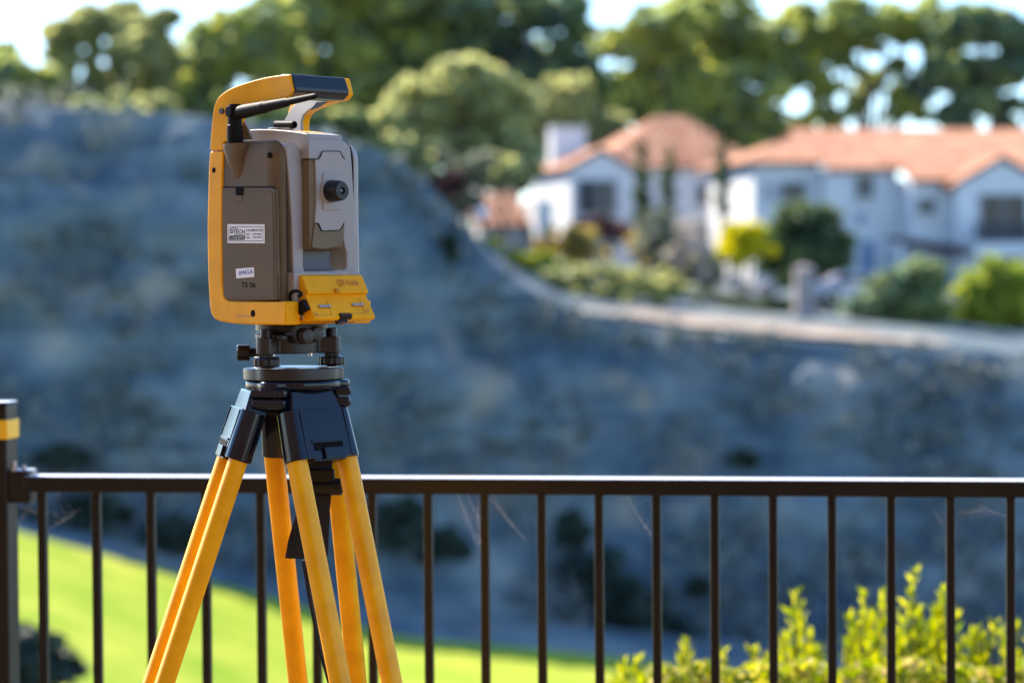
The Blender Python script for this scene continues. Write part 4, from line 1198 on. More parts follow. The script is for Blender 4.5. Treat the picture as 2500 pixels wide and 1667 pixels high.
# ================================================================== houses on the bench
M['stucco'] = pmat('white_stucco', (.64, .635, .63), .85, var=.05, scale=1.2, bump=.1, bscale=20, spec=.2)
M['tile'] = pmat('clay_tile', (.33, .13, .07), .8, var=.15, scale=.9, col2=(.54, .28, .17), spec=.2, detail=7)
M['tile_under'] = pmat('clay_tile_bed', (.17, .065, .04), .85, var=.15, scale=1.5, spec=.2)
M['pane'] = pmat('window_glass', (.012, .018, .025), .12, spec=.3)
M['wframe'] = pmat('window_frame', (.35, .36, .38), .5)
M['dark_wood'] = pmat('dark_timber', (.06, .035, .03), .7, var=.2, scale=3)
M['blue_door'] = pmat('blue_grey_door', (.16, .24, .36), .6)
M['railing_dark'] = pmat('dark_balustrade', (.02, .03, .05), .5)

def roof_face(parent, corners, mat_bed='tile_under', step=.46, rad=.150, thick=.12):
    """tiled roof plane; first two corners are the eave. Each tile row is its own piece."""
    c = [Vector(p) for p in corners]
    e = (c[1] - c[0]).normalized(); n = e.cross(c[-1] - c[0]).normalized()
    if n.z < 0: n = -n
    s = n.cross(e).normalized()
    if s.z < 0: s = -s
    bm = bmesh.new()
    top = [bm.verts.new(p) for p in c]; bot = [bm.verts.new(p - n * thick) for p in c]
    bm.faces.new(top); bm.faces.new(bot[::-1])
    for i in range(len(c)): bm.faces.new((top[i], bot[i], bot[(i + 1) % len(c)], top[(i + 1) % len(c)]))
    face = obj('roof', finish(bm, smooth=False), M[mat_bed], parent)
    q = [((p - c[0]).dot(e), (p - c[0]).dot(s)) for p in c]
    x0, x1 = min(a for a, b in q), max(a for a, b in q)
    k = int((x1 - x0) / step)
    for i in range(k):
        x = x0 + (i + .5) * (x1 - x0) / k
        ys = []
        for (ax_, ay_), (bx_, by_) in zip(q, q[1:] + q[:1]):
            if (ax_ - x) * (bx_ - x) < 0: ys.append(ay_ + (by_ - ay_) * (x - ax_) / (bx_ - ax_))
        if len(ys) < 2: continue
        ya, yb = min(ys) - .05, max(ys)
        if yb - ya < .25: continue
        b = bmesh.new(); prev = None
        jit = .012 * math.sin(i * 7.3)
        for y in (ya, yb):
            ring = [b.verts.new(c[0] + e * (x + jit + math.cos(t) * rad * 1.2) + s * y + n * (math.sin(t) * rad + .004)) for t in [math.pi * j / 5 for j in range(6)]]
            if prev:
                for j in range(5): b.faces.new((prev[j], prev[j + 1], ring[j + 1], ring[j]))
            else: b.faces.new(ring)
            prev = ring
        b.faces.new(prev[::-1])
        obj('tile_row', finish(b, angle=70), M['tile'], face)
    return face

def wall(parent, x0, x1, y0, y1, z0, z1, name='wall', mat='stucco'):
    return obj(name, box(((x0 + x1) / 2, (y0 + y1) / 2, (z0 + z1) / 2), (abs(x1 - x0), abs(y1 - y0), abs(z1 - z0))), M[mat], parent)

def window(parent, x0, x1, z0, z1, y, mull=1, sill=True):
    b = bmesh.new(); t = .10
    for (a, c, d, e) in ((x0 - t, x1 + t, z1, z1 + t), (x0 - t, x1 + t, z0 - t, z0), (x0 - t, x0, z0, z1), (x1, x1 + t, z0, z1)):
        box(((a + c) / 2, y - .03, (d + e) / 2), (c - a, .12, e - d), bm=b)
    w = obj('window', finish(b, smooth=False), M['wframe'], parent)
    obj('pane', box(((x0 + x1) / 2, y - .012, (z0 + z1) / 2), (x1 - x0, .03, z1 - z0)), M['pane'], w)
    for i in range(mull):
        xx = x0 + (x1 - x0) * (i + 1) / (mull + 1)
        obj('mullion', box((xx, y - .04, (z0 + z1) / 2), (.06, .05, z1 - z0)), M['wframe'], w)
    if sill: obj('sill', box(((x0 + x1) / 2, y - .12, z0 - t - .04), (x1 - x0 + .35, .30, .08)), M['stucco'], w)
    return w

# ---- house with the chimney
DA = 138
HAf = Frame(P(1393, 640, DA), R(14))
hA = tag(empty('white_house', HAf), 'white stucco house with broad chimney, gabled wing and clay tile hip roof', 'house')
def fa_(px, y=0.0): q = HAf.on(px[0], px[1], 1, y); return q.x, q.z
xw = fa_((1545, 500))[0]; ze = fa_((1393, 410))[1]; za_ = fa_((1460, 368))[1]
depthA = 8.5
zbot = -3.0
# gabled wing
obj('wall', prism([(0, zbot), (xw, zbot), (xw, ze), (xw / 2, za_), (0, ze)], 'y', 0, depthA, smooth=False), M['stucco'], hA)
ov = .35
for sgn in (0, 1):
    xa = -ov if sgn == 0 else xw + ov
    zlow = ze - (za_ - ze) / (xw / 2) * ov
    e0, e1 = Vector((xa, -.3, zlow + .08)), Vector((xa, depthA, zlow + .08))
    r0, r1 = Vector((xw / 2, -.3, za_ + .10)), Vector((xw / 2, depthA, za_ + .10))
    roof_face(hA, [e0, e1, r1, r0])
wx0, wz0 = fa_((1412, 522)); wx1, wz1 = fa_((1502, 442))
window(hA, wx0, wx1, wz0, wz1, 0, 2)
wall(hA, wx0 - .1, wx1 + .1, -.35, .0, wz0 - 1.5, wz0 - .35, 'planter_ledge', 'dark_wood')
# chimney
cx0, cz0 = fa_((1350, 395), 5.0); cx1, cz1 = fa_((1430, 316), 5.0)
ch = obj('chimney', box(((cx0 + cx1) / 2, 5.6, (cz0 - 1 + cz1) / 2), (cx1 - cx0, 1.2, cz1 - cz0 + 1), bevel=.05), M['stucco'], hA)
obj('chimney_cap', box(((cx0 + cx1) / 2, 5.6, cz1 + .06), (cx1 - cx0 + .16, 1.36, .14), bevel=.03), M['stucco'], ch)
# main block behind with hip roof
YB = 5.5
mx0, mz = fa_((1480, 408), YB); mx1, _ = fa_((1835, 408), YB)
wall(hA, mx0, mx1, YB, YB + 11, zbot, mz + .05)
pk_, pz_ = fa_((1606, 288), YB + 5.5); pk1, _ = fa_((1672, 288), YB + 5.5)
ex = .6
c00, c10, c01, c11 = Vector((mx0 - ex, YB - ex, mz)), Vector((mx1 + ex, YB - ex, mz)), Vector((mx0 - ex, YB + 11 + ex, mz)), Vector((mx1 + ex, YB + 11 + ex, mz))
ra_, rb_ = Vector((pk_, YB + 5.5, pz_)), Vector((pk1, YB + 5.5, pz_))
roof_face(hA, [c00, c10, rb_, ra_]); roof_face(hA, [c01, c00, ra_]); roof_face(hA, [c10, c11, rb_]); roof_face(hA, [c11, c01, ra_, rb_], step=.8)
wx0, wz0 = fa_((1704, 500), YB); wx1, wz1 = fa_((1738, 448), YB); window(hA, wx0, wx1, wz0, wz1, YB, 1)
wx0, wz0 = fa_((1600, 600), YB); wx1, wz1 = fa_((1640, 540), YB); window(hA, wx0, wx1, wz0, wz1, YB, 1)

# ---- low annex to the left of it
OBf = Frame(P(1288, 620, 128), R(14))
ob = tag(empty('outbuilding', OBf), 'low white outbuilding with sloping clay tile roof left of the chimney house', 'outbuilding')
def fo_(px, y=0.0): q = OBf.on(px[0], px[1], 1, y); return q.x, q.z
x_l, z_e = fo_((1172, 548)); x_r, _ = fo_((1290, 548)); _, z_r = fo_((1240, 474), 3.2)
wall(ob, x_l, x_r, 0, 5.5, -3, z_e - .05)
roof_face(ob, [Vector((x_l - .3, -.4, z_e - .1)), Vector((x_r + .2, -.4, z_e - .1)), Vector((x_r + .2, 3.2, z_r)), Vector((x_l - .3, 3.2, z_r))])
xa, zc_ = fo_((1330, 492)); wall(ob, x_r + .02, xa, -1.6, 4.5, -3, zc_, 'gable_wall')
wx0, wz0 = fo_((1200, 600)); wx1, wz1 = fo_((1222, 566)); window(ob, wx0, wx1, wz0, wz1, 0, 0)

# ---- long house at the right
DB = 130
HBf = Frame(P(1840, 690, DB), R(9))
hB = tag(empty('white_house', HBf), 'long white stucco house with clay tile roof and balcony wing at the right', 'house')
def fb_(px, y=0.0): q = HBf.on(px[0], px[1], 1, y); return q.x, q.z
ze1 = fb_((1900, 391))[1]
slope = .42
def eave(y): return ze1 + slope * y
S2, S3, S4 = -1.1, -3.2, -4.6
x1 = fb_((2000, 500))[0]; x2 = fb_((2192, 500), S2)[0]; x3 = fb_((2335, 500), S3)[0]; x4 = fb_((2600, 500), S4)[0]
RB = 6.0
zr = fb_((2200, 319), RB)[1]
slope = (zr - ze1) / RB
wall(hB, 0, x1 + .02, 0, 10, -3, ze1 - .06)
wall(hB, x1, x2, S2, 10, -3, eave(S2) - .06)
wall(hB, x2 - .01, x3 + 1, S3, 9.9, -3, eave(S3) - .06)
xr = x4 + 6
hx, hz = fb_((2005, 303), RB)
# one roof slope stepped down over the forward walls
roof_face(hB, [Vector((-.5, -.5, eave(-.5))), Vector((x1, -.5, eave(-.5))), Vector((x1, RB, zr)), Vector((hx - .3, RB, zr))])
roof_face(hB, [Vector((x1 + .01, S2 - .5, eave(S2 - .5))), Vector((x2, S2 - .5, eave(S2 - .5))), Vector((x2, RB, zr)), Vector((x1 + .01, RB, zr))])
roof_face(hB, [Vector((x2 + .01, S3 - .5, eave(S3 - .5))), Vector((xr, S3 - .5, eave(S3 - .5))), Vector((xr, RB, zr)), Vector((x2 + .01, RB, zr))])
roof_face(hB, [Vector((-.5, 12, eave(-.5))), Vector((-.5, -.5, eave(-.5))), Vector((hx - .3, RB, zr))], step=.5)
wall(hB, x3 + .9, xr - .5, S3 + .01, 9.8, -3, eave(S3) - .1)
# raised hip of the left roof
hp0 = Vector((hx - 1.6, RB - .2, zr - .02)); 
# gabled balcony wing
gx0, gze = fb_((2335, 450), S4); gx1, _ = fb_((2558, 450), S4); gax, gaz = fb_((2446, 386), S4)
obj('wall', prism([(gx0, -3), (gx1, -3), (gx1, gze), (gax, gaz), (gx0, gze)], 'y', S4, S4 + 6, smooth=False), M['stucco'], hB)
for sgn in (0, 1):
    xa = gx0 - .4 if sgn == 0 else gx1 + .4
    zlow = gze - (gaz - gze) / (gx1 - gax) * .4
    roof_face(hB, [Vector((xa, S4 - .25, zlow + .06)), Vector((xa, S4 + 5.5, zlow + .06)), Vector((gax, S4 + 5.5, gaz + .08)), Vector((gax, S4 - .25, gaz + .08))], step=.42)
for px0, py0, px1, py1, y, ml in ((1908, 490, 1966, 446, 0, 1), (2090, 482, 2130, 432, S2, 1), (2240, 521, 2282, 488, S3, 1)):
    wx0, wz0 = fb_((px0, py0), y); wx1, wz1 = fb_((px1, py1), y); window(hB, wx0, wx1, wz0, wz1, y, ml)
wx0, wz0 = fb_((1864, 492), 0); wx1, wz1 = fb_((1898, 446), 0)
obj('shutter', box(((wx0 + wx1) / 2, -.05, (wz0 + wz1) / 2), (wx1 - wx0, .08, wz1 - wz0)), M['wframe'], hB)
lx, lz = fb_((2100, 532), S2); lamp = obj('wall_lantern', box((lx, S2 - .15, lz), (.35, .28, .55), bevel=.05), M['blue_door'], hB)
dx0, dz0 = fb_((2102, 680), S2); dx1, dz1 = fb_((2132, 588), S2)
obj('door', box(((dx0 + dx1) / 2, S2 - .03, (dz0 + dz1) / 2), (dx1 - dx0, .1, dz1 - dz0)), M['blue_door'], hB)
# balcony opening, its slab, balustrade and a dark panel painting the shade under it
bx0, bz0 = fb_((2393, 582), S4); bx1, bz1 = fb_((2506, 476), S4)
op = window(hB, bx0, bx1, bz0, bz1, S4, 1, False)
sx0, sz0 = fb_((2380, 626), S4 - 1.2); sx1, sz1 = fb_((2570, 592), S4 - 1.2)
bal = obj('balcony', box(((sx0 + sx1) / 2, S4 - .6, (sz0 + sz1) / 2), (sx1 - sx0, 1.2, sz1 - sz0), bevel=.03), M['stucco'], hB)
b = bmesh.new()
nbal = 26
for i in range(nbal): box((sx0 + .1 + (sx1 - sx0 - .2) * i / (nbal - 1), S4 - 1.12, sz1 + .5), (.10, .05, 1.0), bm=b)
box(((sx0 + sx1) / 2, S4 - 1.12, sz1 + 1.0), (sx1 - sx0, .09, .09), bm=b)
obj('balustrade', finish(b, smooth=False), M['railing_dark'], bal)
ux0, uz0 = fb_((2392, 690), S4); ux1, uz1 = fb_((2500, 632), S4)
obj('balcony_shade', box(((ux0 + ux1) / 2, S4 - .02, (uz0 + uz1) / 2), (ux1 - ux0, .08, uz1 - uz0)), M['railing_dark'], hB)
# pergola in front of the middle walls
gx0_, gz0_ = fb_((2192, 592), S3 - 2); gx1_, gz1_ = fb_((2372, 618), S3 - 2)
pg = obj('pergola_beam', tube([Vector((gx0_, S3 - 2, gz0_)), Vector((gx1_, S3 - 2, gz1_))], .14, n=4), M['dark_wood'], hB)
for i in range(9):
    t = i / 8
    obj('rafter', box((lerp(gx0_, gx1_, t), S3 - 1.2, lerp(gz0_, gz1_, t) + .22), (.10, 2.6, .18)), M['dark_wood'], pg)
for t in (.03, .97): obj('pergola_post', box((lerp(gx0_, gx1_, t), S3 - 2, (gz0_ - 3) / 2), (.22, .22, gz0_ + 3)), M['stucco'], pg)
dx0, dz0 = fb_((2200, 692), S3); dx1, dz1 = fb_((2330, 622), S3)
obj('garage_door', box(((dx0 + dx1) / 2, S3 - .03, (dz0 + dz1) / 2), (dx1 - dx0, .1, dz1 - dz0)), M['blue_door'], hB)

# ================================================================== garden on the bench
GG = 'garden plants before the houses'
def cyp(px, py0, py1, w, D, seed, lab):
    n = 7
    bl = [(px, lerp(py0, py1, (i + .5) / n), w * (.35 + .65 * min(1, (i + .7) / 3)), (py1 - py0) / n * .75, 0, 7) for i in range(n)]
    tree('narrow_cypress', lab, px, D, 0, bl, GREENS['bush'], .22, 45, seed, 'narrow cypresses between the houses', trunk_r=.10, nlimb=1)
cyp(1566, 352, 545, 20, 128, 61, 'dark narrow cypress beside the gabled wing')
cyp(1632, 365, 540, 17, 131, 62, 'small narrow cypress before the recessed wall')
cyp(1764, 350, 520, 16, 126, 63, 'yellowish narrow cypress at the gap between the houses')
shrub('round_bush', 'large dark green ball shaped bush before the long house', 1965, 700, 112, [(1970, 560, 85, 60, 0, 50), (1920, 610, 70, 60, 0, 34), (2010, 610, 70, 60, 0, 34), (1965, 640, 100, 60, -.5, 50)], GREENS['bush'], .24, 70, 70, GG, 'bush')
shrub('yellow_bush', 'bright yellow bush left of the ball shaped bush', 1815, 660, 110, [(1820, 575, 54, 38, 0, 26), (1790, 610, 40, 36, 0, 16), (1845, 600, 42, 38, 0, 18)], GREENS['yellow'], .22, 60, 71, GG, 'bush')
shrub('dark_bush', 'dark spreading bush at the track edge right of the stone pillar', 2190, 790, 100, [(2150, 740, 80, 50, 0, 34), (2240, 740, 80, 50, 0, 34), (2200, 690, 60, 40, 0, 24), (2260, 670, 45, 36, 0, 14), (2110, 765, 55, 40, 0, 18), (2180, 785, 90, 34, 0, 30), (2270, 785, 60, 34, 0, 18)], GREENS['cypress'], .24, 70, 72, GG, 'bush')
shrub('lime_bush', 'yellow green bush at the right edge before the balcony', 2430, 790, 101, [(2440, 680, 80, 50, 0, 34), (2370, 740, 55, 50, 0, 24), (2500, 720, 80, 60, 0, 30), (2420, 755, 70, 45, 0, 26), (2370, 790, 60, 30, 0, 16), (2480, 790, 80, 30, 0, 20)], GREENS['lime'], .24, 65, 73, GG, 'bush')
shrub('ochre_bush', 'golden bush under the gabled wing window', 1390, 640, 118, [(1380, 590, 60, 45, 0, 24), (1430, 600, 50, 40, 0, 18), (1340, 610, 40, 34, 0, 12)], GREENS['ochre'], .22, 60, 74, GG, 'bush')
shrub('ochre_bush', 'small orange shrub right of the gabled wing', 1565, 640, 120, [(1562, 595, 26, 36, 0, 12), (1585, 625, 24, 26, 0, 8)], GREENS['ochre'], .2, 50, 75, GG, 'bush')
shrub('maroon_shrub', 'dark red shrub under the gabled wing window', 1460, 600, 124, [(1450, 548, 50, 24, 0, 14), (1500, 570, 36, 34, 0, 12)], GREENS['maroon'], .2, 60, 76, GG, 'shrub')
shrub('maroon_shrub', 'dark red shrub on the slope left of the outbuilding', 1155, 500, 122, [(1150, 470, 28, 36, 0, 14), (1130, 440, 26, 20, 0, 8)], GREENS['maroon'], .2, 60, 77, GG, 'shrub')
shrub('hedge', 'sage green hedge below the outbuilding', 1240, 660, 108, [(1190, 610, 40, 22, 0, 14), (1250, 640, 60, 28, 0, 20), (1330, 650, 60, 34, 0, 20)], GREENS['lime'], .22, 60, 78, GG, 'hedge')
shrub('hedge', 'long grey green hedge at the start of the pale track', 1480, 720, 102, [(1380, 690, 70, 30, 0, 24), (1470, 680, 80, 34, 0, 26), (1560, 690, 80, 34, 0, 26), (1630, 700, 60, 30, 0, 18), (1420, 725, 80, 22, -1, 20), (1560, 730, 90, 20, -1, 20), (1340, 720, 50, 22, 0, 12)], GREENS['oak'], .22, 60, 79, GG, 'hedge')
for i, (px, py, rx, ry, lab) in enumerate(((1600, 560, 46, 50, 'feathery grey shrub before the recessed wall'), (1680, 590, 50, 60, 'feathery grey shrub left of the yellow bush'), (1725, 660, 50, 50, 'low grey shrub under the yellow bush'), (1640, 640, 46, 44, 'low grey shrub above the hedge end'))):
    shrub('grey_shrub', lab, px, py + ry, 116 + i, [(px, py, rx, ry, 0, 26)], GREENS['pale' if i == 1 else 'sage'], .2, 40, 84 + i, GG, 'shrub')
shrub('lime_bush', 'small light green plant under the ball bush', 1800, 740, 104, [(1790, 735, 45, 22, 0, 12), (1730, 735, 40, 18, 0, 10)], GREENS['sage'], .2, 50, 90, GG, 'plant')

shrub('low_plant', 'low dark groundcover between boulder and stone pillar', 1900, 750, 103, [(1880, 748, 60, 18, 0, 16), (1820, 752, 60, 16, 0, 14), (1930, 755, 50, 16, 0, 12)], GREENS['bush'], .18, 60, 91, GG, 'plant')
shrub('low_plant', 'low dark groundcover between stone pillar and dark bush', 2040, 770, 103, [(2040, 772, 50, 16, 0, 14), (2000, 768, 40, 14, 0, 10)], GREENS['scrub'], .18, 60, 92, GG, 'plant')
# stone pillar, rounded boulder, globe lamp, parked car
M['stone'] = pmat('pale_stone', (.27, .235, .225), .85, var=.12, scale=2, bump=.3, bscale=15)
DP = 99
pb0 = P(1964, 775, DP); ptop = P(1964, 645, DP); k = DP / FPX
pil = empty('stone_pillar', (pb0.x, DP, bench_z(1964, DP)))
tag(pil, 'pale stone pillar standing before the ball shaped bush', 'pillar')
hh = ptop.z - bench_z(1964, DP)
obj('shaft', box((0, 0, hh * .44), (46 * k, 46 * k, hh * .88), bevel=.05), M['stone'], pil)
obj('base', box((0, 0, .15), (60 * k, 60 * k, .3), bevel=.04), M['stone'], pil)
obj('cap', lathe((0, 0, hh * .88), (0, 0, 1), [(0, 27 * k), (.08, 28 * k), (.14, 20 * k), (hh * .12, 4 * k)], n=16), M['stone'], pil)
bm = bmesh.new(); bmesh.ops.create_icosphere(bm, subdivisions=3, radius=1)
for v in bm.verts: v.co = Vector((v.co.x * 30 * k, v.co.y * 24 * k, v.co.z * 22 * k)) * (1 + .12 * fbm(v.co.x * 2 + 3, v.co.y * 2 + v.co.z, 4))
pb = P(1872, 706, 103); o = obj('boulder', finish(bm, angle=60), M['stone']); o.location = pb
tag(o, 'pale rounded boulder left of the stone pillar', 'boulder')
M['globe'] = pmat('milky_glass_globe', (.85, .84, .86), .12, spec=.8, coat=1.0, var=.02)
gl = P(1175, 522, 106); gz = bench_z(1175, 106)
lampo = tag(empty('globe_lamp', (gl.x, gl.y, gz)), 'round white globe lamp on the slope left of the outbuilding', 'lamp')
obj('globe', lathe((0, 0, gl.z - gz - .3), (0, 0, 1), [(0.3 - .3 * math.cos(t), .3 * math.sin(t)) for t in [math.pi * i / 12 for i in range(13)]], n=24), M['globe'], lampo)
obj('lamp_post', tube([(0, 0, -.2), (0, 0, gl.z - gz - .28)], .05, n=10), M['railing_dark'], lampo)
# car partly hidden by the dark bush
M['car_paint'] = pmat('silver_lilac_paint', (.45, .45, .55), .25, metal=.4, coat=.6)
M['tail'] = pmat('red_lens', (.45, .03, .03), .25)
CF = Frame(P(2090, 745, 108), R(8))
carz = bench_z(2060, 108); CF = Frame((CF.loc.x, CF.loc.y, carz), R(8))
car = tag(empty('parked_car', CF), 'silver lilac car parked behind the dark bush', 'car')
prof = [(-2.2, .35), (-2.25, .75), (-2.1, 1.0), (-1.5, 1.05), (-.9, 1.45), (.5, 1.48), (1.15, 1.05), (2.0, .92), (2.2, .70), (2.2, .35)]
body = obj('body', prism(prof, 'y', -.85, .85, bevel=.10, seg=3), M['car_paint'], car)
obj('window', prism([(-1.35, 1.05), (-.85, 1.38), (-.25, 1.40), (-.25, 1.05)], 'y', -.87, .87), M['pane'], body)
obj('window', prism([(-.15, 1.05), (-.15, 1.40), (.45, 1.40), (.95, 1.05)], 'y', -.87, .87), M['pane'], body)
for x in (-1.35, 1.35):
    for y in (-.80, .80):
        wh = obj('wheel', lathe((x, y - .1, .33), (0, 1, 0), [(0, .2), (0, .30), (.03, .33), (.17, .33), (.2, .30), (.2, .2)], n=24), M['rubber'], car)
        obj('rim', lathe((x, y - .11, .33), (0, 1, 0), [(0, .1), (0, .2), (.22, .2), (.22, .1)], n=18), M['steel'], wh)
for y in (-.62, .62): obj('tail_light', box((-2.2, y, .80), (.14, .36, .24), bevel=.03), M['tail'], car)

# ================================================================== scrub on the shaded hill
SG = 'dark shrubs on the shaded hillside'
spots = [(150, 1115, 70, 34, 'dark shrub on the shaded slope near the banded post'), (1815, 1118, 36, 26, 'lone small dark shrub right of centre above the rail'), (60, 1270, 90, 40, 'dark shrub above the lawn beside the post'), (230, 1240, 110, 50, 'dark shrub above the lawn left of the tripod'),
         (420, 1300, 90, 50, 'dark shrub above the lawn behind the left tripod leg'), (980, 1270, 70, 70, 'dark shrub right of the right tripod leg'), (1090, 1330, 60, 40, 'small green shrub below the densest cobweb'), (1395, 1290, 46, 52, 'upper end of the dark shrub band mid slope'),
         (1450, 1390, 88, 76, 'dark shrub in the band mid slope'), (1540, 1480, 100, 74, 'large dark shrub in the band low on the slope'), (1650, 1560, 90, 60, 'lowest dark shrub of the band above the bush tops'), (1390, 1560, 50, 24, 'flat dark shrub at the foot of the slope'), (1710, 1430, 30, 24, 'tiny dark shrub right of the shrub band'), (1095, 605, 26, 40, 'brownish shrub on the right shoulder of the hill')]
for i, (px, py, rx, ry, lab) in enumerate(spots):
    # find the slope point under this pixel
    tD, cD = toe_D(px), crest_D(px); yt = TOE; best = None
    zt0 = lawn_z(px_x(px, tD), tD); zc = zpix(px, interp(px, CREST), cD)
    t = 0.0
    for k in range(101):
        t = k / 100; D = lerp(tD, cD, t)
        if lerp(zt0, zc, t) >= zpix(px, py + ry * .6, D): break
    shrub('hill_shrub', lab, px, py, D, [(px - rx * .4, py + ry * .2, rx * .6, ry * .7, -.6, 14), (px + rx * .4, py + ry * .2, rx * .6, ry * .7, -.6, 14), (px, py - ry * .2, rx * .5, ry * .7, -.6, 12)], GREENS['scrub'], .22, 50, 100 + i, SG, base=lerp(zt0, zc, t))
# low tufts too many to count
rng = np.random.default_rng(7)
pts, sz = [], []
for i in range(2600):
    px = rng.uniform(-700, 3000); tD, cD = toe_D(px), crest_D(px); t = rng.random()
    if vnoise(px * .006, t * 5, 21) < -.05: continue
    D = lerp(tD, cD, t) - .35; z = lerp(lawn_z(px_x(px, tD), tD), zpix(px, interp(px, CREST), cD), t) + .1
    r = rng.uniform(.15, .45)
    for k in range(9):
        q = rng.normal(size=3) * r * .6
        pts.append((px_x(px, D) + q[0], D + q[1] * .6, z + abs(q[2]) * .7)); sz.append(rng.uniform(.14, .32))
o = obj('scrub_tufts', leaf_mesh('scrub_tufts', pts, sz, 5, aspect=1.3), GREENS['hillsage'])
tag(o, 'low dry tufts scattered over the shaded hillside', 'tufts', kind='stuff')

# ================================================================== planting just beyond the railing
M['green_stem'] = pmat('green_stem', (.20, .17, .04), .7)
SHOOT = leafmat('shoot_leaf', [(.035, .06, .012), (.09, .13, .009), (.20, .22, .007), (.32, .32, .007), (.38, .33, .022), (.30, .17, .09)], .45, .45)
def shoot_shrub(label, spec, base_px, D, seed, group='leafy shrubs along the railing'):
    """spec: list of (px, py top, leaning) shoots"""
    rng = random.Random(seed); nrng = np.random.default_rng(seed)
    x0 = px_x(base_px, D)
    root = tag(empty('leafy_shrub', (x0, D, -.08)), label, 'shrub', group)
    bm = bmesh.new(); pts, sz = [], []
    bv, bf = [], []
    for (px, py, dd) in spec:
        top = P(px, py, D + dd); top = Vector((top.x - x0, top.y - D, top.z + .08))
        bot = Vector((top.x * .6 + rng.uniform(-.05, .05), top.y * .6, top.z * .25))
        mid_ = bot.lerp(top, .55) + Vector((rng.uniform(-.02, .02), rng.uniform(-.02, .02), 0))
        tube([bot, mid_, top], [.006, .0045, .0015], n=5, bm=bm)
        Ls = (top - bot).length
        bend = Vector((rng.uniform(-.05, .05), rng.uniform(-.05, .05), 0))
        mid_ = mid_ + bend
        nl = int(18 + Ls * 62)
        for k in range(nl):
            t = 1 - (k / nl) ** 1.25 * .95
            c = bot.lerp(mid_, t / .55) if t < .55 else mid_.lerp(top, (t - .55) / .45)
            a = k * 2.4 + rng.uniform(-.4, .4)
            tilt = .45 + .7 * (1 - t) + rng.uniform(-.35, .45)
            d = Vector((math.cos(a) * math.sin(tilt), math.sin(a) * math.sin(tilt), math.cos(tilt)))
            ln = (.026 + .020 * min(1, (1 - t) * 5 + .25)) * rng.uniform(.6, 1.1); w = ln * .44
            s = d.cross(Vector((rng.uniform(-1, 1), rng.uniform(-1, 1), rng.uniform(-.3, .3)))).normalized()
            i0 = len(bv)
            bv += [tuple(c), tuple(c + d * ln * .45 + s * w * .5), tuple(c + d * ln), tuple(c + d * ln * .45 - s * w * .5)]
            bf.append((i0, i0 + 1, i0 + 2, i0 + 3))
    me = bpy.data.meshes.new('foliage'); me.from_pydata(bv, [], bf)
    obj('foliage', me, SHOOT, root)
    obj('stems', finish(bm), M['green_stem'], root)
    return root
ENV = [(1380, 1668), (1480, 1640), (1560, 1600), (1620, 1620), (1675, 1565), (1720, 1630), (1760, 1590), (1830, 1575), (1890, 1600), (1945, 1450), (1985, 1520), (2040, 1540), (2070, 1480), (2110, 1440), (2160, 1440), (2200, 1480), (2235, 1395), (2290, 1440), (2330, 1480), (2380, 1530), (2430, 1500), (2470, 1520), (2560, 1480), (2700, 1500)]
def env(px):
    for (a, b), (c, d) in zip(ENV, ENV[1:]):
        if a <= px <= c: return lerp(b, d, (px - a) / (c - a))
    return 1640
def fill(x0, x1, n, seed, lift=1.0, low=0):
    r = random.Random(seed); out = []
    for i in range(n):
        px = r.uniform(x0, x1); e = env(px)
        out.append((px, lerp(e + 10, 1690, r.random() ** lift) + low, r.uniform(-.15, .30)))
    return out
shoot_shrub('tallest leafy yellow green shrub beyond the railing at the right', [(2235, 1400, 0), (2222, 1440, .02), (2300, 1440, 0), (2285, 1480, .05), (2180, 1500, .1), (2250, 1490, 0), (2330, 1510, 0)] + fill(2150, 2350, 30, 1), 2240, 6.15, 201)
shoot_shrub('leafy yellow green shrub left of the tallest one', [(2108, 1450, 0), (2160, 1448, 0), (2075, 1500, .05), (2125, 1510, .1)] + fill(2030, 2170, 24, 2), 2110, 6.1, 202)
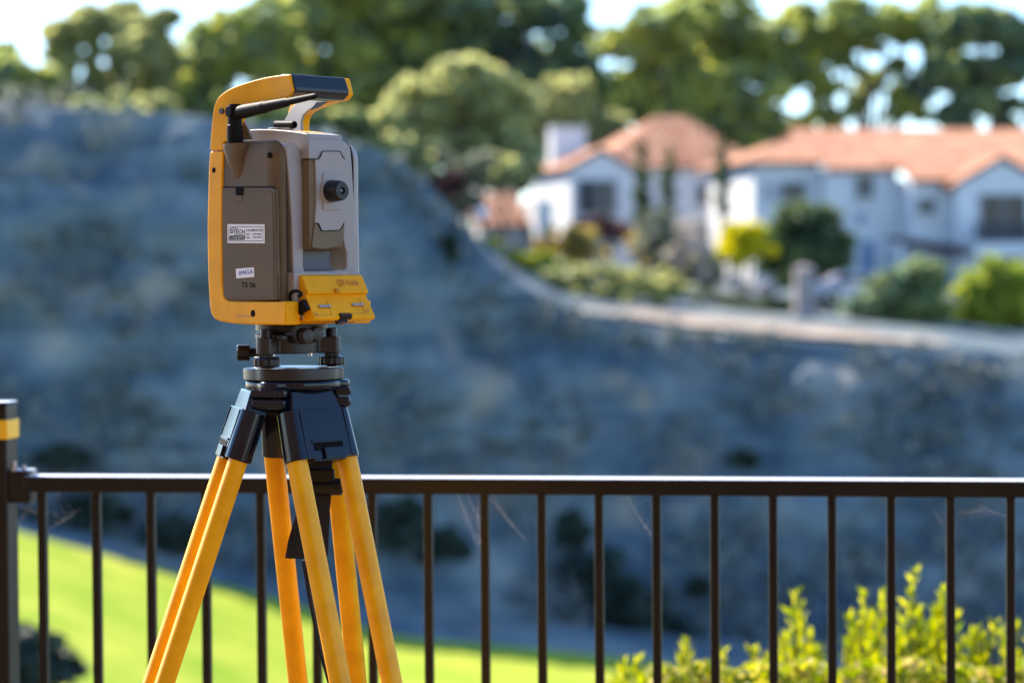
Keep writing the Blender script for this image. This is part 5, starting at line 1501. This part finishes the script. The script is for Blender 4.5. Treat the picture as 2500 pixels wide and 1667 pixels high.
shoot_shrub('leafy shrub with one tall shoot left in the taller row', [(1945, 1446, 0), (1958, 1480, .02), (1975, 1545, .05), (1915, 1560, 0), (1930, 1540, .03)] + fill(1890, 2050, 22, 3, .9, 14), 1960, 6.2, 203)
shoot_shrub('leafy yellow green shrub right of the tallest one', [(2432, 1520, 0), (2385, 1540, .05), (2480, 1525, .0)] + fill(2340, 2560, 28, 4, 1.0, 6), 2440, 6.15, 204)
shoot_shrub('low leafy shrub left of the shoot row', [(1765, 1590, 0), (1830, 1588, 0), (1848, 1600, .03), (1870, 1605, .0)] + fill(1730, 1900, 12, 5, .6, 44), 1820, 6.1, 205)
shoot_shrub('small leafy clump with one pointed shoot above the lawn edge', [(1675, 1572, 0), (1660, 1600, .02), (1690, 1605, 0)] + fill(1610, 1740, 9, 6, .6, 44), 1670, 6.05, 206)
shoot_shrub('lowest leafy clump at the left end of the planting', [(1522, 1622, 0), (1556, 1612, 0), (1538, 1636, .03)] + fill(1440, 1610, 8, 7, .5, 50), 1530, 6.1, 207)
shoot_shrub('leafy shrub beyond the right edge of the picture', fill(2540, 2760, 18, 8), 2640, 6.2, 208)
# flowering mat below the shoots
rng = np.random.default_rng(12); pts, sz = [], []
for k in range(9000):
    px = rng.uniform(1440, 2900); D = rng.uniform(5.35, 6.4)
    edge = 1680 - 52 * min(1, max(0, (px - 1440) / 260)) + 10 * math.sin(px * .05) + 8 * math.sin(px * .021 + 2)
    q = P(px, edge + abs(rng.normal()) * 30, D); pts.append(tuple(q)); sz.append(rng.uniform(.014, .030))
FLW = leafmat('flowering_mat_leaf', [(.05, .085, .012), (.12, .17, .012), (.23, .26, .014), (.32, .30, .03), (.38, .26, .16), (.46, .37, .28)], .35)
tag(obj('groundcover', leaf_mesh('groundcover', pts, sz, 13, aspect=1.5, up=.6), FLW), 'low mat of small yellow green leaves and pinkish flowers under the shrubs', 'groundcover', kind='stuff')
# soft dark shrub low on the left, nearer than the lawn
shrub('dark_bush', 'blurred dark bush at lower left before the lawn', 90, 1660, 16, [(70, 1600, 80, 70, 0, 26), (120, 1640, 60, 60, 0, 16), (40, 1680, 80, 60, 0, 20)], GREENS['scrub'], .07, 60, 150, None, 'bush', base=-3.3)
